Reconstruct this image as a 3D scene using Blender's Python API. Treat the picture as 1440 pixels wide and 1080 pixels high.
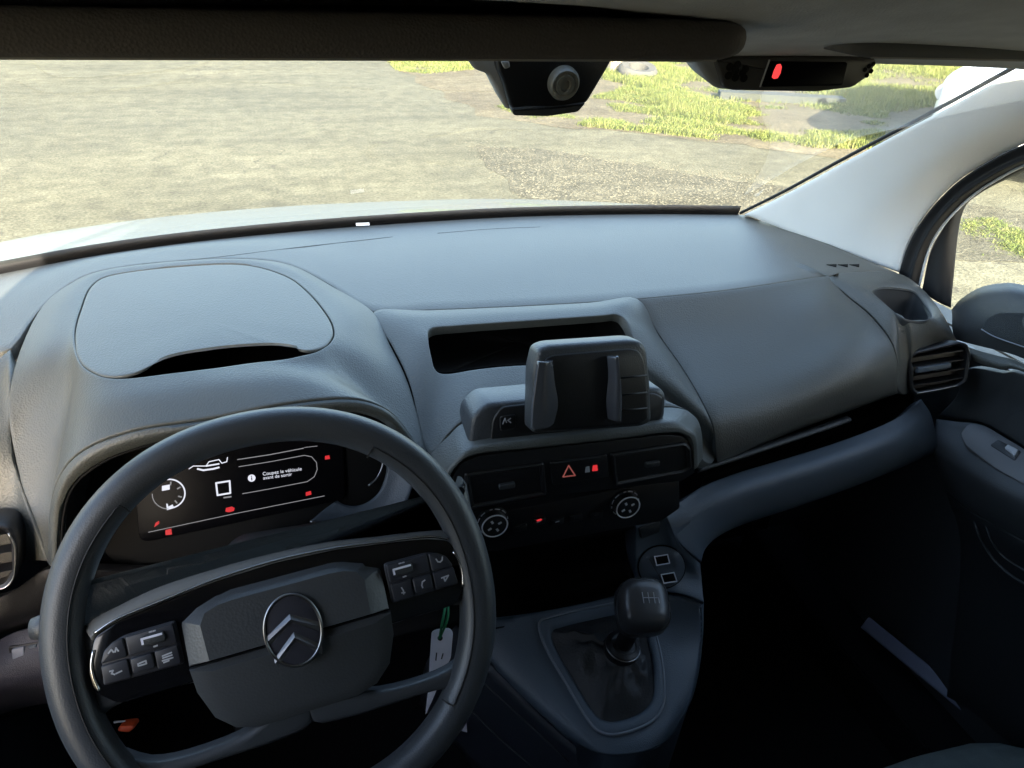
import bpy, bmesh, math, random
from mathutils import Vector, Matrix, noise
from mathutils.bvhtree import BVHTree

for _o in list(bpy.data.objects):
    bpy.data.objects.remove(_o)
SC = bpy.context.scene
COL = SC.collection
V = Vector
rad = math.radians

# ------------------------------------------------------------------ camera
# car axes: X to the passenger side, Y forward, Z up, ground at 0, steering wheel centre at (-.37, 0, 1.156)
YAW, PITCH, ROLL, FPX = rad(18), rad(29), rad(2.35), 1082.0
EYE = V((-.34, -.50, 1.65))
_f = V((math.sin(YAW) * math.cos(PITCH), math.cos(YAW) * math.cos(PITCH), -math.sin(PITCH)))
_r0 = V((math.cos(YAW), -math.sin(YAW), 0)); _u0 = _r0.cross(_f)
_r = _r0 * math.cos(ROLL) + _u0 * math.sin(ROLL)
_u = _u0 * math.cos(ROLL) - _r0 * math.sin(ROLL)
cam_d = bpy.data.cameras.new('camera'); cam = bpy.data.objects.new('camera', cam_d); COL.objects.link(cam)
cam.matrix_world = Matrix(((_r.x, _u.x, -_f.x, EYE.x), (_r.y, _u.y, -_f.y, EYE.y), (_r.z, _u.z, -_f.z, EYE.z), (0, 0, 0, 1)))
cam_d.sensor_width = 36; cam_d.lens = FPX / 1440 * 36
cam_d.clip_start = .02; cam_d.clip_end = 2000
SC.camera = cam

# ------------------------------------------------------------------ sky, sun, exposure
SUN_EL, SUN_AZ = rad(20), rad(186)          # sun stands behind the van, a little to its left (azimuth from +Y, clockwise)
world = bpy.data.worlds.new('World'); SC.world = world; world.use_nodes = True
nt = world.node_tree; bg = nt.nodes['Background']
sky = nt.nodes.new('ShaderNodeTexSky'); sky.sky_type = 'NISHITA'; sky.sun_disc = False
sky.sun_elevation = SUN_EL; sky.sun_rotation = SUN_AZ; sky.air_density = 1.0; sky.dust_density = 4.0
nt.links.new(sky.outputs[0], bg.inputs[0]); bg.inputs[1].default_value = .15
sun_d = bpy.data.lights.new('sun', 'SUN'); sun_d.energy = 4.8; sun_d.angle = rad(.5); sun_d.color = (1, .90, .72)
sun = bpy.data.objects.new('sun', sun_d); COL.objects.link(sun)
sd = V((math.sin(SUN_AZ) * math.cos(SUN_EL), math.cos(SUN_AZ) * math.cos(SUN_EL), math.sin(SUN_EL)))
sun.rotation_euler = (-sd).to_track_quat('-Z', 'Y').to_euler(); sun.location = sd * 50
SC.view_settings.view_transform = 'Standard'; SC.view_settings.look = 'None'
SC.view_settings.exposure = 3.15; SC.view_settings.gamma = 1
SC.cycles.max_bounces = 10; SC.cycles.transparent_max_bounces = 16
SC.cycles.use_denoising = True

# ------------------------------------------------------------------ measuring helpers
def ray(px, py):
    return _r * ((px - 720) / FPX) - _u * ((py - 540) / FPX) + _f
def G(px, py, ax, val):
    """the point on a car plane (x, y or z = val) that was measured at this spot of the photograph"""
    d = ray(px, py); i = 'xyz'.index(ax)
    return EYE + d * ((val - EYE[i]) / d[i])
def onplane(px, py, o, n):
    d = ray(px, py)
    return EYE + d * ((o - EYE).dot(n) / d.dot(n))
def PT(t):
    return t if isinstance(t, Vector) else G(*t)
def PTS(l):
    return [PT(t) for t in l]
def row(ax, val, *pp):
    return [G(p[0], p[1], ax, p[2] if len(p) > 2 else val) for p in pp]

# ------------------------------------------------------------------ materials
MATS = {}
def mat(name, col, rough=.5, metal=0., spec=.5, bump=0., bscale=900., var=0., vscale=6., emit=None, estr=0., coat=0., sheen=0.):
    if name in MATS: return MATS[name]
    m = bpy.data.materials.new(name); m.use_nodes = True
    t = m.node_tree; b = t.nodes['Principled BSDF']
    b.inputs['Base Color'].default_value = (*col, 1); b.inputs['Roughness'].default_value = rough
    b.inputs['Metallic'].default_value = metal; b.inputs['Specular IOR Level'].default_value = spec
    b.inputs['Coat Weight'].default_value = coat
    if sheen: b.inputs['Sheen Weight'].default_value = sheen
    tc = t.nodes.new('ShaderNodeTexCoord')
    if emit:
        b.inputs['Emission Color'].default_value = (*emit, 1); b.inputs['Emission Strength'].default_value = estr
    if bump:
        n = t.nodes.new('ShaderNodeTexVoronoi'); n.inputs['Scale'].default_value = bscale
        t.links.new(tc.outputs['Object'], n.inputs['Vector'])
        bp = t.nodes.new('ShaderNodeBump'); bp.inputs['Strength'].default_value = bump; bp.inputs['Distance'].default_value = .0010
        t.links.new(n.outputs['Distance'], bp.inputs['Height']); t.links.new(bp.outputs[0], b.inputs['Normal'])
    if var:
        n = t.nodes.new('ShaderNodeTexNoise'); n.inputs['Scale'].default_value = vscale; n.inputs['Detail'].default_value = 6
        t.links.new(tc.outputs['Object'], n.inputs['Vector'])
        mr = t.nodes.new('ShaderNodeMapRange'); mr.inputs[1].default_value = .25; mr.inputs[2].default_value = .75
        mr.inputs[3].default_value = 1 - var; mr.inputs[4].default_value = 1 + var
        t.links.new(n.outputs[0], mr.inputs[0])
        mx = t.nodes.new('ShaderNodeMix'); mx.data_type = 'RGBA'; mx.blend_type = 'MULTIPLY'; mx.inputs[0].default_value = 1
        mx.inputs[6].default_value = (*col, 1); t.links.new(mr.outputs[0], mx.inputs[7]); t.links.new(mx.outputs[2], b.inputs['Base Color'])
        mr2 = t.nodes.new('ShaderNodeMapRange'); mr2.inputs[1].default_value = .3; mr2.inputs[2].default_value = .7
        mr2.inputs[3].default_value = max(.02, rough - var * .5); mr2.inputs[4].default_value = rough + var * .5
        t.links.new(n.outputs[0], mr2.inputs[0]); t.links.new(mr2.outputs[0], b.inputs['Roughness'])
    MATS[name] = m
    return m

def glass(name, tint, refl, dust=.012):
    m = bpy.data.materials.new(name); m.use_nodes = True; t = m.node_tree
    t.nodes.remove(t.nodes['Principled BSDF']); out = t.nodes['Material Output']
    tr = t.nodes.new('ShaderNodeBsdfTransparent'); tr.inputs[0].default_value = (*tint, 1)
    gl = t.nodes.new('ShaderNodeBsdfGlossy'); gl.inputs['Roughness'].default_value = .02
    lw = t.nodes.new('ShaderNodeLayerWeight'); lw.inputs[0].default_value = .5
    pw = t.nodes.new('ShaderNodeMath'); pw.operation = 'POWER'; pw.inputs[1].default_value = 5; t.links.new(lw.outputs['Facing'], pw.inputs[0])
    fr = t.nodes.new('ShaderNodeMath'); fr.operation = 'MULTIPLY_ADD'; fr.inputs[1].default_value = .9; fr.inputs[2].default_value = refl
    t.links.new(pw.outputs[0], fr.inputs[0])
    mx = t.nodes.new('ShaderNodeMixShader')
    t.links.new(fr.outputs[0], mx.inputs[0]); t.links.new(tr.outputs[0], mx.inputs[1]); t.links.new(gl.outputs[0], mx.inputs[2])
    # a thin film of dust on the glass scatters a little daylight
    df = t.nodes.new('ShaderNodeBsdfTranslucent'); df.inputs[0].default_value = (.9, .88, .80, 1)
    dn = t.nodes.new('ShaderNodeTexNoise'); dn.inputs['Scale'].default_value = 7; dn.inputs['Detail'].default_value = 6
    tcg = t.nodes.new('ShaderNodeTexCoord'); t.links.new(tcg.outputs['Object'], dn.inputs['Vector'])
    dm = t.nodes.new('ShaderNodeMapRange'); dm.inputs[1].default_value = .3; dm.inputs[2].default_value = .7; dm.inputs[3].default_value = dust * .6; dm.inputs[4].default_value = dust * 1.4
    t.links.new(dn.outputs[0], dm.inputs[0])
    m2 = t.nodes.new('ShaderNodeMixShader'); t.links.new(dm.outputs[0], m2.inputs[0]); t.links.new(mx.outputs[0], m2.inputs[1]); t.links.new(df.outputs[0], m2.inputs[2])
    t.links.new(m2.outputs[0], out.inputs[0]); MATS[name] = m
    return m

PAD = mat('dash_pad', (.081, .083, .075), .46, spec=.5, bump=.4, bscale=430, var=.02, vscale=9)
DASH = mat('dash_plastic', (.068, .071, .065), .46, spec=.5, bump=.4, bscale=450, var=.02, vscale=9)
DARK = mat('dark_plastic', (.033, .036, .039), .45, bump=.3, bscale=900, var=.08)
BLACK = mat('black_plastic', (.008, .008, .009), .42, bump=.2, bscale=900)
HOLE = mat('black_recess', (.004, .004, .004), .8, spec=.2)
GLOSS = mat('gloss_black', (.004, .004, .005), .08, spec=.5)
BLUE = mat('slate_plastic', (.068, .090, .115), .42, bump=.3, bscale=800, var=.06)
LEATH = mat('wheel_skin', (.043, .047, .053), .40, bump=.14, bscale=700, var=.06)
CHROME = mat('satin_chrome', (.62, .62, .62), .22, 1)
DCHROME = mat('dark_chrome', (.30, .30, .31), .28, 1)
SCREEN = mat('display_glass', (.003, .003, .004), .35, spec=.05)
GREY = mat('headliner', (.60, .60, .585), .95, spec=.1, bump=.5, bscale=500, var=.10, vscale=30)
VISOR = mat('visor_vinyl', (.125, .110, .098), .75, spec=.25, bump=.4, bscale=500, var=.08)
PILLAR = mat('pillar_trim', (.80, .81, .79), .55, bump=.25, bscale=700, var=.03)
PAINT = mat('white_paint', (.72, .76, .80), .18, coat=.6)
RUBBER = mat('rubber', (.010, .010, .011), .65, var=.1)
CLOTH = mat('seat_cloth', (.10, .12, .12), .95, spec=.1, bump=.8, bscale=350, var=.15, vscale=40)
CARPET = mat('carpet', (.010, .010, .011), 1, spec=.05, bump=.8, bscale=300)
PRINT = mat('print_grey', (.42, .43, .46), .5)
LITW = mat('lit_white', (.02, .02, .02), .3, emit=(.86, .88, 1), estr=.11)
LITD = mat('lit_grey', (.02, .02, .02), .3, emit=(.8, .8, .85), estr=.036)
LITR = mat('lit_red', (.02, 0, 0), .3, emit=(1, .05, .06), estr=.075)
TAGW = mat('tag_paper', (.62, .60, .66), .6, var=.08, vscale=60)
GREEN = mat('green_string', (.01, .16, .06), .6)
ORANGE = mat('orange_lever', (.55, .07, .02), .5)
WSCREEN = glass('windscreen_glass', (.94, .96, .90), .02)
SIDEGL = glass('side_glass', (.93, .95, .93), .02)

# ------------------------------------------------------------------ object helpers
WLOC = {}
def thing(name, label, cat, loc, group=None):
    o = bpy.data.objects.new(name, None); COL.objects.link(o); o.location = loc; o.empty_display_size = .05
    o['label'] = label; o['category'] = cat
    if group: o['group'] = group
    WLOC[o] = V(loc)
    return o
def obj(name, verts, faces, m, parent=None, smooth=True, kind=None, sharp=None):
    off = WLOC.get(parent, V((0, 0, 0)))
    me = bpy.data.meshes.new(name); me.from_pydata([tuple(V(v) - off) for v in verts], [], faces)
    me.validate(); me.materials.append(m)
    bm = bmesh.new(); bm.from_mesh(me); bmesh.ops.remove_doubles(bm, verts=bm.verts, dist=1e-6)
    bmesh.ops.recalc_face_normals(bm, faces=bm.faces); bm.to_mesh(me); bm.free()
    if smooth:
        for p in me.polygons: p.use_smooth = True
        if sharp: me.set_sharp_from_angle(angle=rad(sharp))
    o = bpy.data.objects.new(name, me); COL.objects.link(o)
    if parent:
        o.parent = parent; WLOC[o] = off
    if kind: o['kind'] = kind
    return o
def tag(o, label, cat, group=None):
    o['label'] = label; o['category'] = cat
    if group: o['group'] = group
    return o

def cr(p0, p1, p2, p3, t):
    return ((p1 * 2) + (p2 - p0) * t + (p0 * 2 - p1 * 5 + p2 * 4 - p3) * t * t + (p1 * 3 - p0 - p2 * 3 + p3) * t ** 3) * .5
def spline(pts, per, closed=False):
    """per points on every control interval"""
    n = len(pts); out = []
    for i in range(n if closed else n - 1):
        if closed: a, b, c, d = pts[i - 1], pts[i], pts[(i + 1) % n], pts[(i + 2) % n]
        else:
            b, c = pts[i], pts[i + 1]
            a = pts[i - 1] if i else b * 2 - c
            d = pts[i + 2] if i + 2 < n else c * 2 - b
        for k in range(per): out.append(cr(a, b, c, d, k / per))
    if not closed: out.append(pts[-1].copy())
    return out
def loft(curves, pu=5, pv=6, closed=False):
    cs = [spline(c, pu, closed) for c in curves]
    cols = [spline([c[i] for c in cs], pv) for i in range(len(cs[0]))]
    return [[cols[i][j] for i in range(len(cols))] for j in range(len(cols[0]))]
def gnorm(g, closed, toward):
    nr, nc = len(g), len(g[0]); N = []
    for j in range(nr):
        r_ = []
        for i in range(nc):
            i0, i1 = ((i - 1) % nc, (i + 1) % nc) if closed else (max(i - 1, 0), min(i + 1, nc - 1))
            a = g[j][i1] - g[j][i0]; b = g[min(j + 1, nr - 1)][i] - g[max(j - 1, 0)][i]
            n = a.cross(b)
            if n.length < 1e-12: n = V((0, 0, 1))
            n.normalize(); r_.append(n)
        N.append(r_)
    s = sum(N[j][i].dot(toward - g[j][i]) for j in range(nr) for i in range(nc))
    if s < 0: N = [[-n for n in r_] for r_ in N]
    return N
def panel(name, g, m, parent, closed=False, gap=.0007, rnd=.0018, skirt=.012, toward=None, down=None, sides='tblr', kind=None):
    """a moulded sheet with its edges rounded over and turned down, so neighbours meet in a real joint"""
    toward = toward or V((-.2, -.5, 2.2))
    nr, nc = len(g), len(g[0]); N = gnorm(g, closed, toward)
    loops = []
    if closed:
        if 't' in sides: loops.append(([(0, i) for i in range(nc)], True))
        if 'b' in sides: loops.append(([(nr - 1, i) for i in range(nc)], True))
    else:
        L = [(0, i) for i in range(nc)] + [(j, nc - 1) for j in range(1, nr)] + [(nr - 1, i) for i in range(nc - 2, -1, -1)] + [(j, 0) for j in range(nr - 2, 0, -1)]
        loops.append((L, True))
    P = [[p.copy() for p in r_] for r_ in g]
    verts, faces, extra = [], [], []
    for L, _ in loops:
        rings = [[], [], []]
        for (j, i) in L:
            inw = V((0, 0, 0))
            if j == 0: inw += (g[1][i] - g[0][i]).normalized()
            if j == nr - 1: inw += (g[nr - 2][i] - g[nr - 1][i]).normalized()
            if not closed:
                if i == 0: inw += (g[j][1] - g[j][0]).normalized()
                if i == nc - 1: inw += (g[j][nc - 2] - g[j][nc - 1]).normalized()
            n = N[j][i]; p = g[j][i]
            dn = down if down is not None else -n
            P[j][i] = p + inw * (gap + rnd)
            rings[0].append(p + inw * (gap + rnd * .3) - n * rnd * .3)
            rings[1].append(p + inw * gap - n * rnd)
            rings[2].append(p + inw * gap - n * rnd + dn * skirt)
        extra.append((L, rings))
    idx = {}
    for j in range(nr):
        for i in range(nc):
            idx[j, i] = len(verts); verts.append(P[j][i])
    for j in range(nr - 1):
        for i in range(nc if closed else nc - 1):
            faces.append((idx[j, i], idx[j, (i + 1) % nc], idx[j + 1, (i + 1) % nc], idx[j + 1, i]))
    for L, rings in extra:
        prev = [idx[k] for k in L]
        for rg in rings:
            cur = list(range(len(verts), len(verts) + len(rg))); verts += rg
            for k in range(len(L)):
                k2 = (k + 1) % len(L); faces.append((prev[k], prev[k2], cur[k2], cur[k]))
            prev = cur
    return obj(name, verts, faces, m, parent, kind=kind)
def sheet(name, g, m, parent=None, closed=False, thick=0., toward=None, kind=None):
    nr, nc = len(g), len(g[0]); verts = [p for r_ in g for p in r_]; faces = []
    w = nc if closed else nc - 1
    for j in range(nr - 1):
        for i in range(w): faces.append((j * nc + i, j * nc + (i + 1) % nc, (j + 1) * nc + (i + 1) % nc, (j + 1) * nc + i))
    if thick:
        N = gnorm(g, closed, toward or V((-.2, -.5, 2.2))); n0 = len(verts)
        verts += [g[j][i] - N[j][i] * thick for j in range(nr) for i in range(nc)]
        faces += [tuple(reversed([k + n0 for k in f])) for f in faces]
        def side(a, b): faces.append((a, b, b + n0, a + n0))
        for i in range(w):
            side(i, (i + 1) % nc); side((nr - 1) * nc + i, (nr - 1) * nc + (i + 1) % nc)
        if not closed:
            for j in range(nr - 1): side(j * nc, (j + 1) * nc); side(j * nc + nc - 1, (j + 1) * nc + nc - 1)
    return obj(name, verts, faces, m, parent, kind=kind)

class Frame:
    def __init__(s, o, x, n):
        s.o = V(o); s.n = V(n).normalized(); s.x = (V(x) - s.n * V(x).dot(s.n)).normalized(); s.y = s.n.cross(s.x)
    def p(s, a, b, h=0.): return s.o + s.x * a + s.y * b + s.n * h
    def loc(s, px, py, h=0.):
        q = onplane(px, py, s.o + s.n * h, s.n) - s.o
        return (q.dot(s.x), q.dot(s.y))
    def mat(s, a, b, h=0.):
        p = s.p(a, b, h)
        return Matrix(((s.x.x, s.y.x, s.n.x, p.x), (s.x.y, s.y.y, s.n.y, p.y), (s.x.z, s.y.z, s.n.z, p.z), (0, 0, 0, 1)))
def inset2(o, d):
    n = len(o); A = sum(o[i][0] * o[(i + 1) % n][1] - o[(i + 1) % n][0] * o[i][1] for i in range(n)); sg = 1 if A > 0 else -1
    out = []
    for i in range(n):
        a, b, c = V(o[i - 1]), V(o[i]), V(o[(i + 1) % n])
        e1 = (b - a); e2 = (c - b)
        if e1.length < 1e-9 or e2.length < 1e-9: out.append(tuple(b)); continue
        e1.normalize(); e2.normalize()
        n1 = V((-e1.y, e1.x)) * sg; n2 = V((-e2.y, e2.x)) * sg
        k = n1 + n2; l = max(k.length_squared, .5)
        q = b + k * (2 * d / l); out.append((q.x, q.y))
    return out
def rnd2(o, r, seg=4):
    """round the corners of a 2-D outline"""
    n = len(o); out = []
    for i in range(n):
        a, b, c = V(o[i - 1]), V(o[i]), V(o[(i + 1) % n])
        l = min(r, (a - b).length * .45, (c - b).length * .45)
        p, q = b + (a - b).normalized() * l, b + (c - b).normalized() * l
        for k in range(seg + 1):
            t = k / seg; out.append(tuple(p * (1 - t) ** 2 + b * 2 * t * (1 - t) + q * t * t))
    return out
def slab(name, fr, o, h0, h1, m, parent, bev=.001, hole=None, sharp=50):
    """raised plate with a rounded rim on a frame; hole = list of rings going down into it"""
    n = len(o); rings = [(o, h0), (o, h1 - bev), (inset2(o, bev * .35), h1 - bev * .3), (inset2(o, bev), h1)]
    if hole:
        for d, h in hole: rings.append((inset2(o, d), h))
    verts, faces = [], []
    for oo, h in rings: verts += [fr.p(a, b, h) for a, b in oo]
    for k in range(len(rings) - 1):
        for i in range(n): faces.append((k * n + i, k * n + (i + 1) % n, (k + 1) * n + (i + 1) % n, (k + 1) * n + i))
    faces.append(tuple(range((len(rings) - 1) * n, len(rings) * n))); faces.append(tuple(reversed(range(n))))
    return obj(name, verts, faces, m, parent, sharp=sharp)
def pix(fr, pts, h=0.): return [fr.loc(px, py, h) for px, py in pts]
def tube(name, path, r, m, parent=None, seg=10, closed=False, cap=True, rr=None, kind=None):
    n = len(path); verts, faces = [], []; up = None
    for i, p in enumerate(path):
        a = path[(i - 1) % n] if closed or i else path[i]; b = path[(i + 1) % n] if closed or i < n - 1 else path[i]
        t = (b - a).normalized()
        if up is None: up = t.orthogonal().normalized()
        up = (up - t * up.dot(t)).normalized(); s = t.cross(up)
        q = (rr[i] if rr else r)
        for k in range(seg):
            an = 2 * math.pi * k / seg; verts.append(p + (up * math.cos(an) + s * math.sin(an)) * q)
    for i in range(n if closed else n - 1):
        for k in range(seg):
            j = (i + 1) % n; faces.append((i * seg + k, i * seg + (k + 1) % seg, j * seg + (k + 1) % seg, j * seg + k))
    if cap and not closed: faces += [tuple(range(seg)), tuple(range((n - 1) * seg, n * seg))]
    return obj(name, verts, faces, m, parent, kind=kind)
def lathe(name, fr, prof, m, parent=None, seg=28, sx=1, sy=1, at=(0, 0), sharp=40):
    verts, faces = [], []
    for r_, h in prof:
        for k in range(seg):
            a = 2 * math.pi * k / seg; verts.append(fr.p(at[0] + r_ * math.cos(a) * sx, at[1] + r_ * math.sin(a) * sy, h))
    for j in range(len(prof) - 1):
        for k in range(seg): faces.append((j * seg + k, j * seg + (k + 1) % seg, (j + 1) * seg + (k + 1) % seg, (j + 1) * seg + k))
    faces += [tuple(range(seg)), tuple(range((len(prof) - 1) * seg, len(prof) * seg))]
    return obj(name, verts, faces, m, parent, sharp=sharp)
def flat(name, fr, polys, h, m, parent):
    """thin printed marks: polygons lifted just off a frame"""
    verts, faces = [], []
    for o in polys:
        n = len(o); b = len(verts)
        verts += [fr.p(a, c, h) for a, c in o] + [fr.p(a, c, h - .0004) for a, c in o]
        faces.append(tuple(range(b, b + n)))
        for i in range(n): faces.append((b + i, b + n + i, b + n + (i + 1) % n, b + (i + 1) % n))
    return obj(name, verts, faces, m, parent, smooth=False)
def stroke(pts, w, closed=False):
    """a 2-D polyline as quads of width w"""
    out = []; n = len(pts)
    for i in range(n if closed else n - 1):
        a, b = V(pts[i]), V(pts[(i + 1) % n]); d = b - a
        if d.length < 1e-9: continue
        d.normalize(); s = V((-d.y, d.x)) * w / 2; e = d * w * .3
        out.append([tuple(a - e + s), tuple(a - e - s), tuple(b + e - s), tuple(b + e + s)])
    return out
def arc(cx, cy, rx, ry, a0, a1, n=16):
    return [(cx + rx * math.cos(rad(a0 + (a1 - a0) * k / n)), cy + ry * math.sin(rad(a0 + (a1 - a0) * k / n))) for k in range(n + 1)]
def text(name, body, fr, a, b, h, size, m, parent):
    c = bpy.data.curves.new(name, 'FONT'); c.body = body; c.size = size; c.extrude = .0001
    t = bpy.data.objects.new(name, c); COL.objects.link(t); t.matrix_world = fr.mat(a, b, h)
    dg = bpy.context.evaluated_depsgraph_get(); dg.update()
    me = bpy.data.meshes.new_from_object(t.evaluated_get(dg)); me.transform(fr.mat(a, b, h))
    v = [x.co.copy() for x in me.vertices]; f = [tuple(p.vertices) for p in me.polygons]
    bpy.data.objects.remove(t); bpy.data.meshes.remove(me)
    return obj(name, v, f, m, parent, smooth=False)
def box(name, lo, hi, m, parent=None, bev=.004, kind=None):
    bm = bmesh.new(); bmesh.ops.create_cube(bm, size=1)
    for v in bm.verts: v.co = V([lo[k] + (v.co[k] + .5) * (hi[k] - lo[k]) for k in range(3)])
    if bev: bmesh.ops.bevel(bm, geom=bm.edges[:], offset=bev, segments=2, affect='EDGES')
    bm.verts.ensure_lookup_table(); vs = [v.co.copy() for v in bm.verts]; fs = [tuple(v.index for v in f.verts) for f in bm.faces]; bm.free()
    return obj(name, vs, fs, m, parent, sharp=40, kind=kind)
def bvh_of(o):
    off = WLOC.get(o, V((0, 0, 0)))
    return BVHTree.FromPolygons([v.co + off for v in o.data.vertices], [tuple(p.vertices) for p in o.data.polygons])
def hit(b, px, py):
    p, n, i, d = b.ray_cast(EYE, ray(px, py).normalized())
    return p, n

# ================================================================== THE VAN BODY
body = thing('van', 'white van seen from its cabin, pale pillar trim and grey roof lining', 'van', (0, 0, 0))

FRONT = [(-110, 406), (0, 385), (120, 362), (250, 343), (400, 327), (550, 315), (720, 305), (900, 301), (1045, 302)]
FZ = 1.192
front = [G(x, y, 'z', FZ) for x, y in FRONT]
# bonnet
crest = [(-140, 378), (0, 345), (110, 325), (250, 307), (420, 293), (600, 285), (720, 283), (850, 287), (1010, 296)]
cy = [1.30, 1.42, 1.52, 1.60, 1.66, 1.68, 1.68, 1.64, 1.50]
c1 = [G(x, y, 'y', yy) for (x, y), yy in zip(crest, cy)]
cowl = [V((p.x, p.y + .10, p.z - .055)) for p in front]
c0 = [V((a.x, a.y, a.z)) for a in cowl]
cm = [(a * .55 + b * .45) + V((0, 0, .006)) for a, b in zip(c0, c1)]
c2 = [p + V((0, .12, -.04)) for p in c1]; c3 = [p + V((0, .24, -.15)) for p in c1]; c4 = [p + V((0, .28, -.5)) for p in c1]
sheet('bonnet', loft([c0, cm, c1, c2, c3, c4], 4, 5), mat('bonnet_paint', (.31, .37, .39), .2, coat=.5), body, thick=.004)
# black cowl under the screen foot
cw0 = [V((p.x, p.y + .004, p.z - .012)) for p in front]
cw1 = [V((p.x, p.y + .03, p.z - .004)) for p in front]
cw2 = [V((p.x, p.y + .075, p.z - .030)) for p in front]
cw3 = [V((p.x, p.y + .105, p.z - .075)) for p in front]
sheet('cowl', loft([cw0, cw1, cw2, cw3], 4, 3), BLACK, body, thick=.003)
# windscreen: foot along the dash, head along the header
PE = [(1045, 302), (1110, 270), (1180, 232), (1260, 190), (1340, 148), (1420, 105)]
PEX = [.600, .604, .607, .609, .610, .610]
pedge = [G(x, y, 'x', v) for (x, y), v in zip(PE, PEX)]
head_r = pedge[-1]
nfr = len(front)
topc = []
for i, p in enumerate(front):
    t = i / (nfr - 1); x = -.70 + (head_r.x + .16 + .70) * t - .10
    topc.append(V((x * .92, .205 - .10 * (x / .75) ** 2, 1.590)))
foot = [p + V((0, .022, .004)) for p in front]
foot.append(V((.70, .83, 1.19))); topc.append(V((.70, .12, 1.585)))
midc = [(a + b) / 2 + V((0, .03, .026)) for a, b in zip(foot, topc)]
sheet('windscreen', loft([foot, midc, topc], 4, 8), WSCREEN, body)
# printed black border at the foot of the glass
b0 = [p + V((0, .020, -.012)) for p in front]; b1 = [p + V((0, .012, .0155)) for p in front]
sheet('screen_border', loft([b0, b1], 4, 1), BLACK, body, thick=.0006)
flat('sticker', Frame(G(510, 317, 'y', .88), (1, -.02, 0), (0, -.62, .78)), [[(-.012, -.003), (.012, -.003), (.012, .003), (-.012, .003)]], .004, PILLAR, body)
# right pillar trim: pale, from the screen edge to the door seal
q0 = [pedge[0], pedge[1], pedge[2], pedge[3], pedge[4], pedge[5], pedge[5] + (pedge[5] - pedge[4])]
q2 = [G(x, y, 'x', .69) for x, y in [(1264, 385), (1277, 345), (1301, 305), (1341, 262), (1391, 228), (1441, 204), (1501, 180)]]
q1 = [(a * .45 + b * .55) + V((-.012, -.016, .004)) for a, b in zip(q0, q2)]
qa = [a * .86 + b * .14 + V((-.008, -.006, .004)) for a, b in zip(q0, q1)]
panel('pillar_trim', loft([q0, qa, q1, q2], 6, 5), PILLAR, body, rnd=.004, skirt=.02, toward=V((-.4, -.6, 1.5)))
# dark glass-edge seal along the pillar
tube('screen_seal', spline([p + V((-.004, .004, .003)) for p in q0], 6), .0032, RUBBER, body, 8)
# door aperture: rubber seal, painted edge, door frame is part of the door
s1 = [G(x, y, 'x', .70) for x, y in [(1275, 396), (1290, 350), (1314, 308), (1352, 268), (1398, 238), (1446, 216), (1506, 194)]]
s2 = [G(x, y, 'x', .712) for x, y in [(1290, 405), (1304, 352), (1326, 314), (1362, 277), (1404, 249), (1446, 228), (1506, 206)]]
s15 = [(a + b) / 2 + V((-.012, -.006, 0)) for a, b in zip(s1, s2)]
sheet('door_seal', loft([q2, s1, s15, s2], 5, 4), RUBBER, body, thick=.003, toward=V((-.4, -.6, 1.5)))
tube('painted_edge', spline([p + V((.001, -.002, -.001)) for p in s2], 5), .0022, PAINT, body, 8)
# roof lining with its sculpted front edge, roof skin, bulkhead, floor and firewall
rows_ = []
for yy, zz, dip in [(.200, 1.5705, 0), (.185, 1.577, 0), (.12, 1.594, .0), (.05, 1.609, .003), (-.03, 1.628, .003), (-.12, 1.655, 0), (-.30, 1.70, 0), (-.60, 1.74, 0), (-1.1, 1.75, 0)]:
    rows_.append([V((x, yy - .16 * (x / .75) ** 2, zz - .02 * (abs(x) / .75) ** 4 - dip * math.cos(x * 9) + (.022 if x < -.1 and yy > .0 else 0))) for x in (-.76, -.6, -.4, -.2, 0, .2, .4, .6, .76)])
sheet('roof_lining', loft(rows_, 4, 4), GREY, body, thick=.006, toward=V((0, -.4, 1.0)))
rr_ = [[p + V((0, .03 if j == 0 else 0, .045)) for p in r_] for j, r_ in enumerate(rows_)]
sheet('roof_skin', loft(rr_, 4, 3), PAINT, body, thick=.002)
box('bulkhead', (-.80, -1.15, .25), (.80, -1.10, 1.80), DARK, body)
box('floor', (-.80, -1.10, .30), (.80, .95, .36), CARPET, body)
box('firewall', (-.84, .80, .30), (.84, .86, 1.16), CARPET, body)
# driver side of the body, off to the left: door with its window opening
for nm, lo, hi in [('side_panel', (.80, -1.12, .3), (.86, .9, 1.10)), ('side_panel', (-.86, -1.12, .3), (-.80, .9, 1.12)), ('side_panel', (-.84, -1.12, 1.12), (-.77, -.42, 1.8)), ('side_panel', (.80, -1.12, 1.14), (.86, -.5, 1.8)),
                   ('roof_rail', (-.80, -1.12, 1.60), (-.72, .12, 1.80)), ('roof_rail', (.745, -1.12, 1.60), (.83, .12, 1.80))]:
    box(nm, lo, hi, DARK, body)
lp0 = [V((-.83, .78, 1.19)), V((-.80, .55, 1.37)), V((-.72, .33, 1.55))]
lp1 = [V((-.86, .55, 1.17)), V((-.84, .40, 1.37)), V((-.78, .18, 1.56))]
sheet('pillar_trim', loft([lp0, lp1], 4, 4), PILLAR, body, thick=.02, toward=V((0, -.5, 1.5)))
# door sill strip
sl = [G(1220, 868, 'z', .50), G(1410, 1022, 'z', .50)]; sl2 = [p + V((-.016, -.004, -.020)) for p in sl]; sl3 = [p + V((.008, .0, -.004)) for p in sl]
panel('sill_strip', loft([sl3, sl, sl2], 10, 4), mat('sill_blue', (.16, .18, .26), .3), body, skirt=.02, toward=V((-.3, -.5, 1.6)))
box('sill_body', (.66, -1.0, .34), (.80, .72, .452), CARPET, body)

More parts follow.
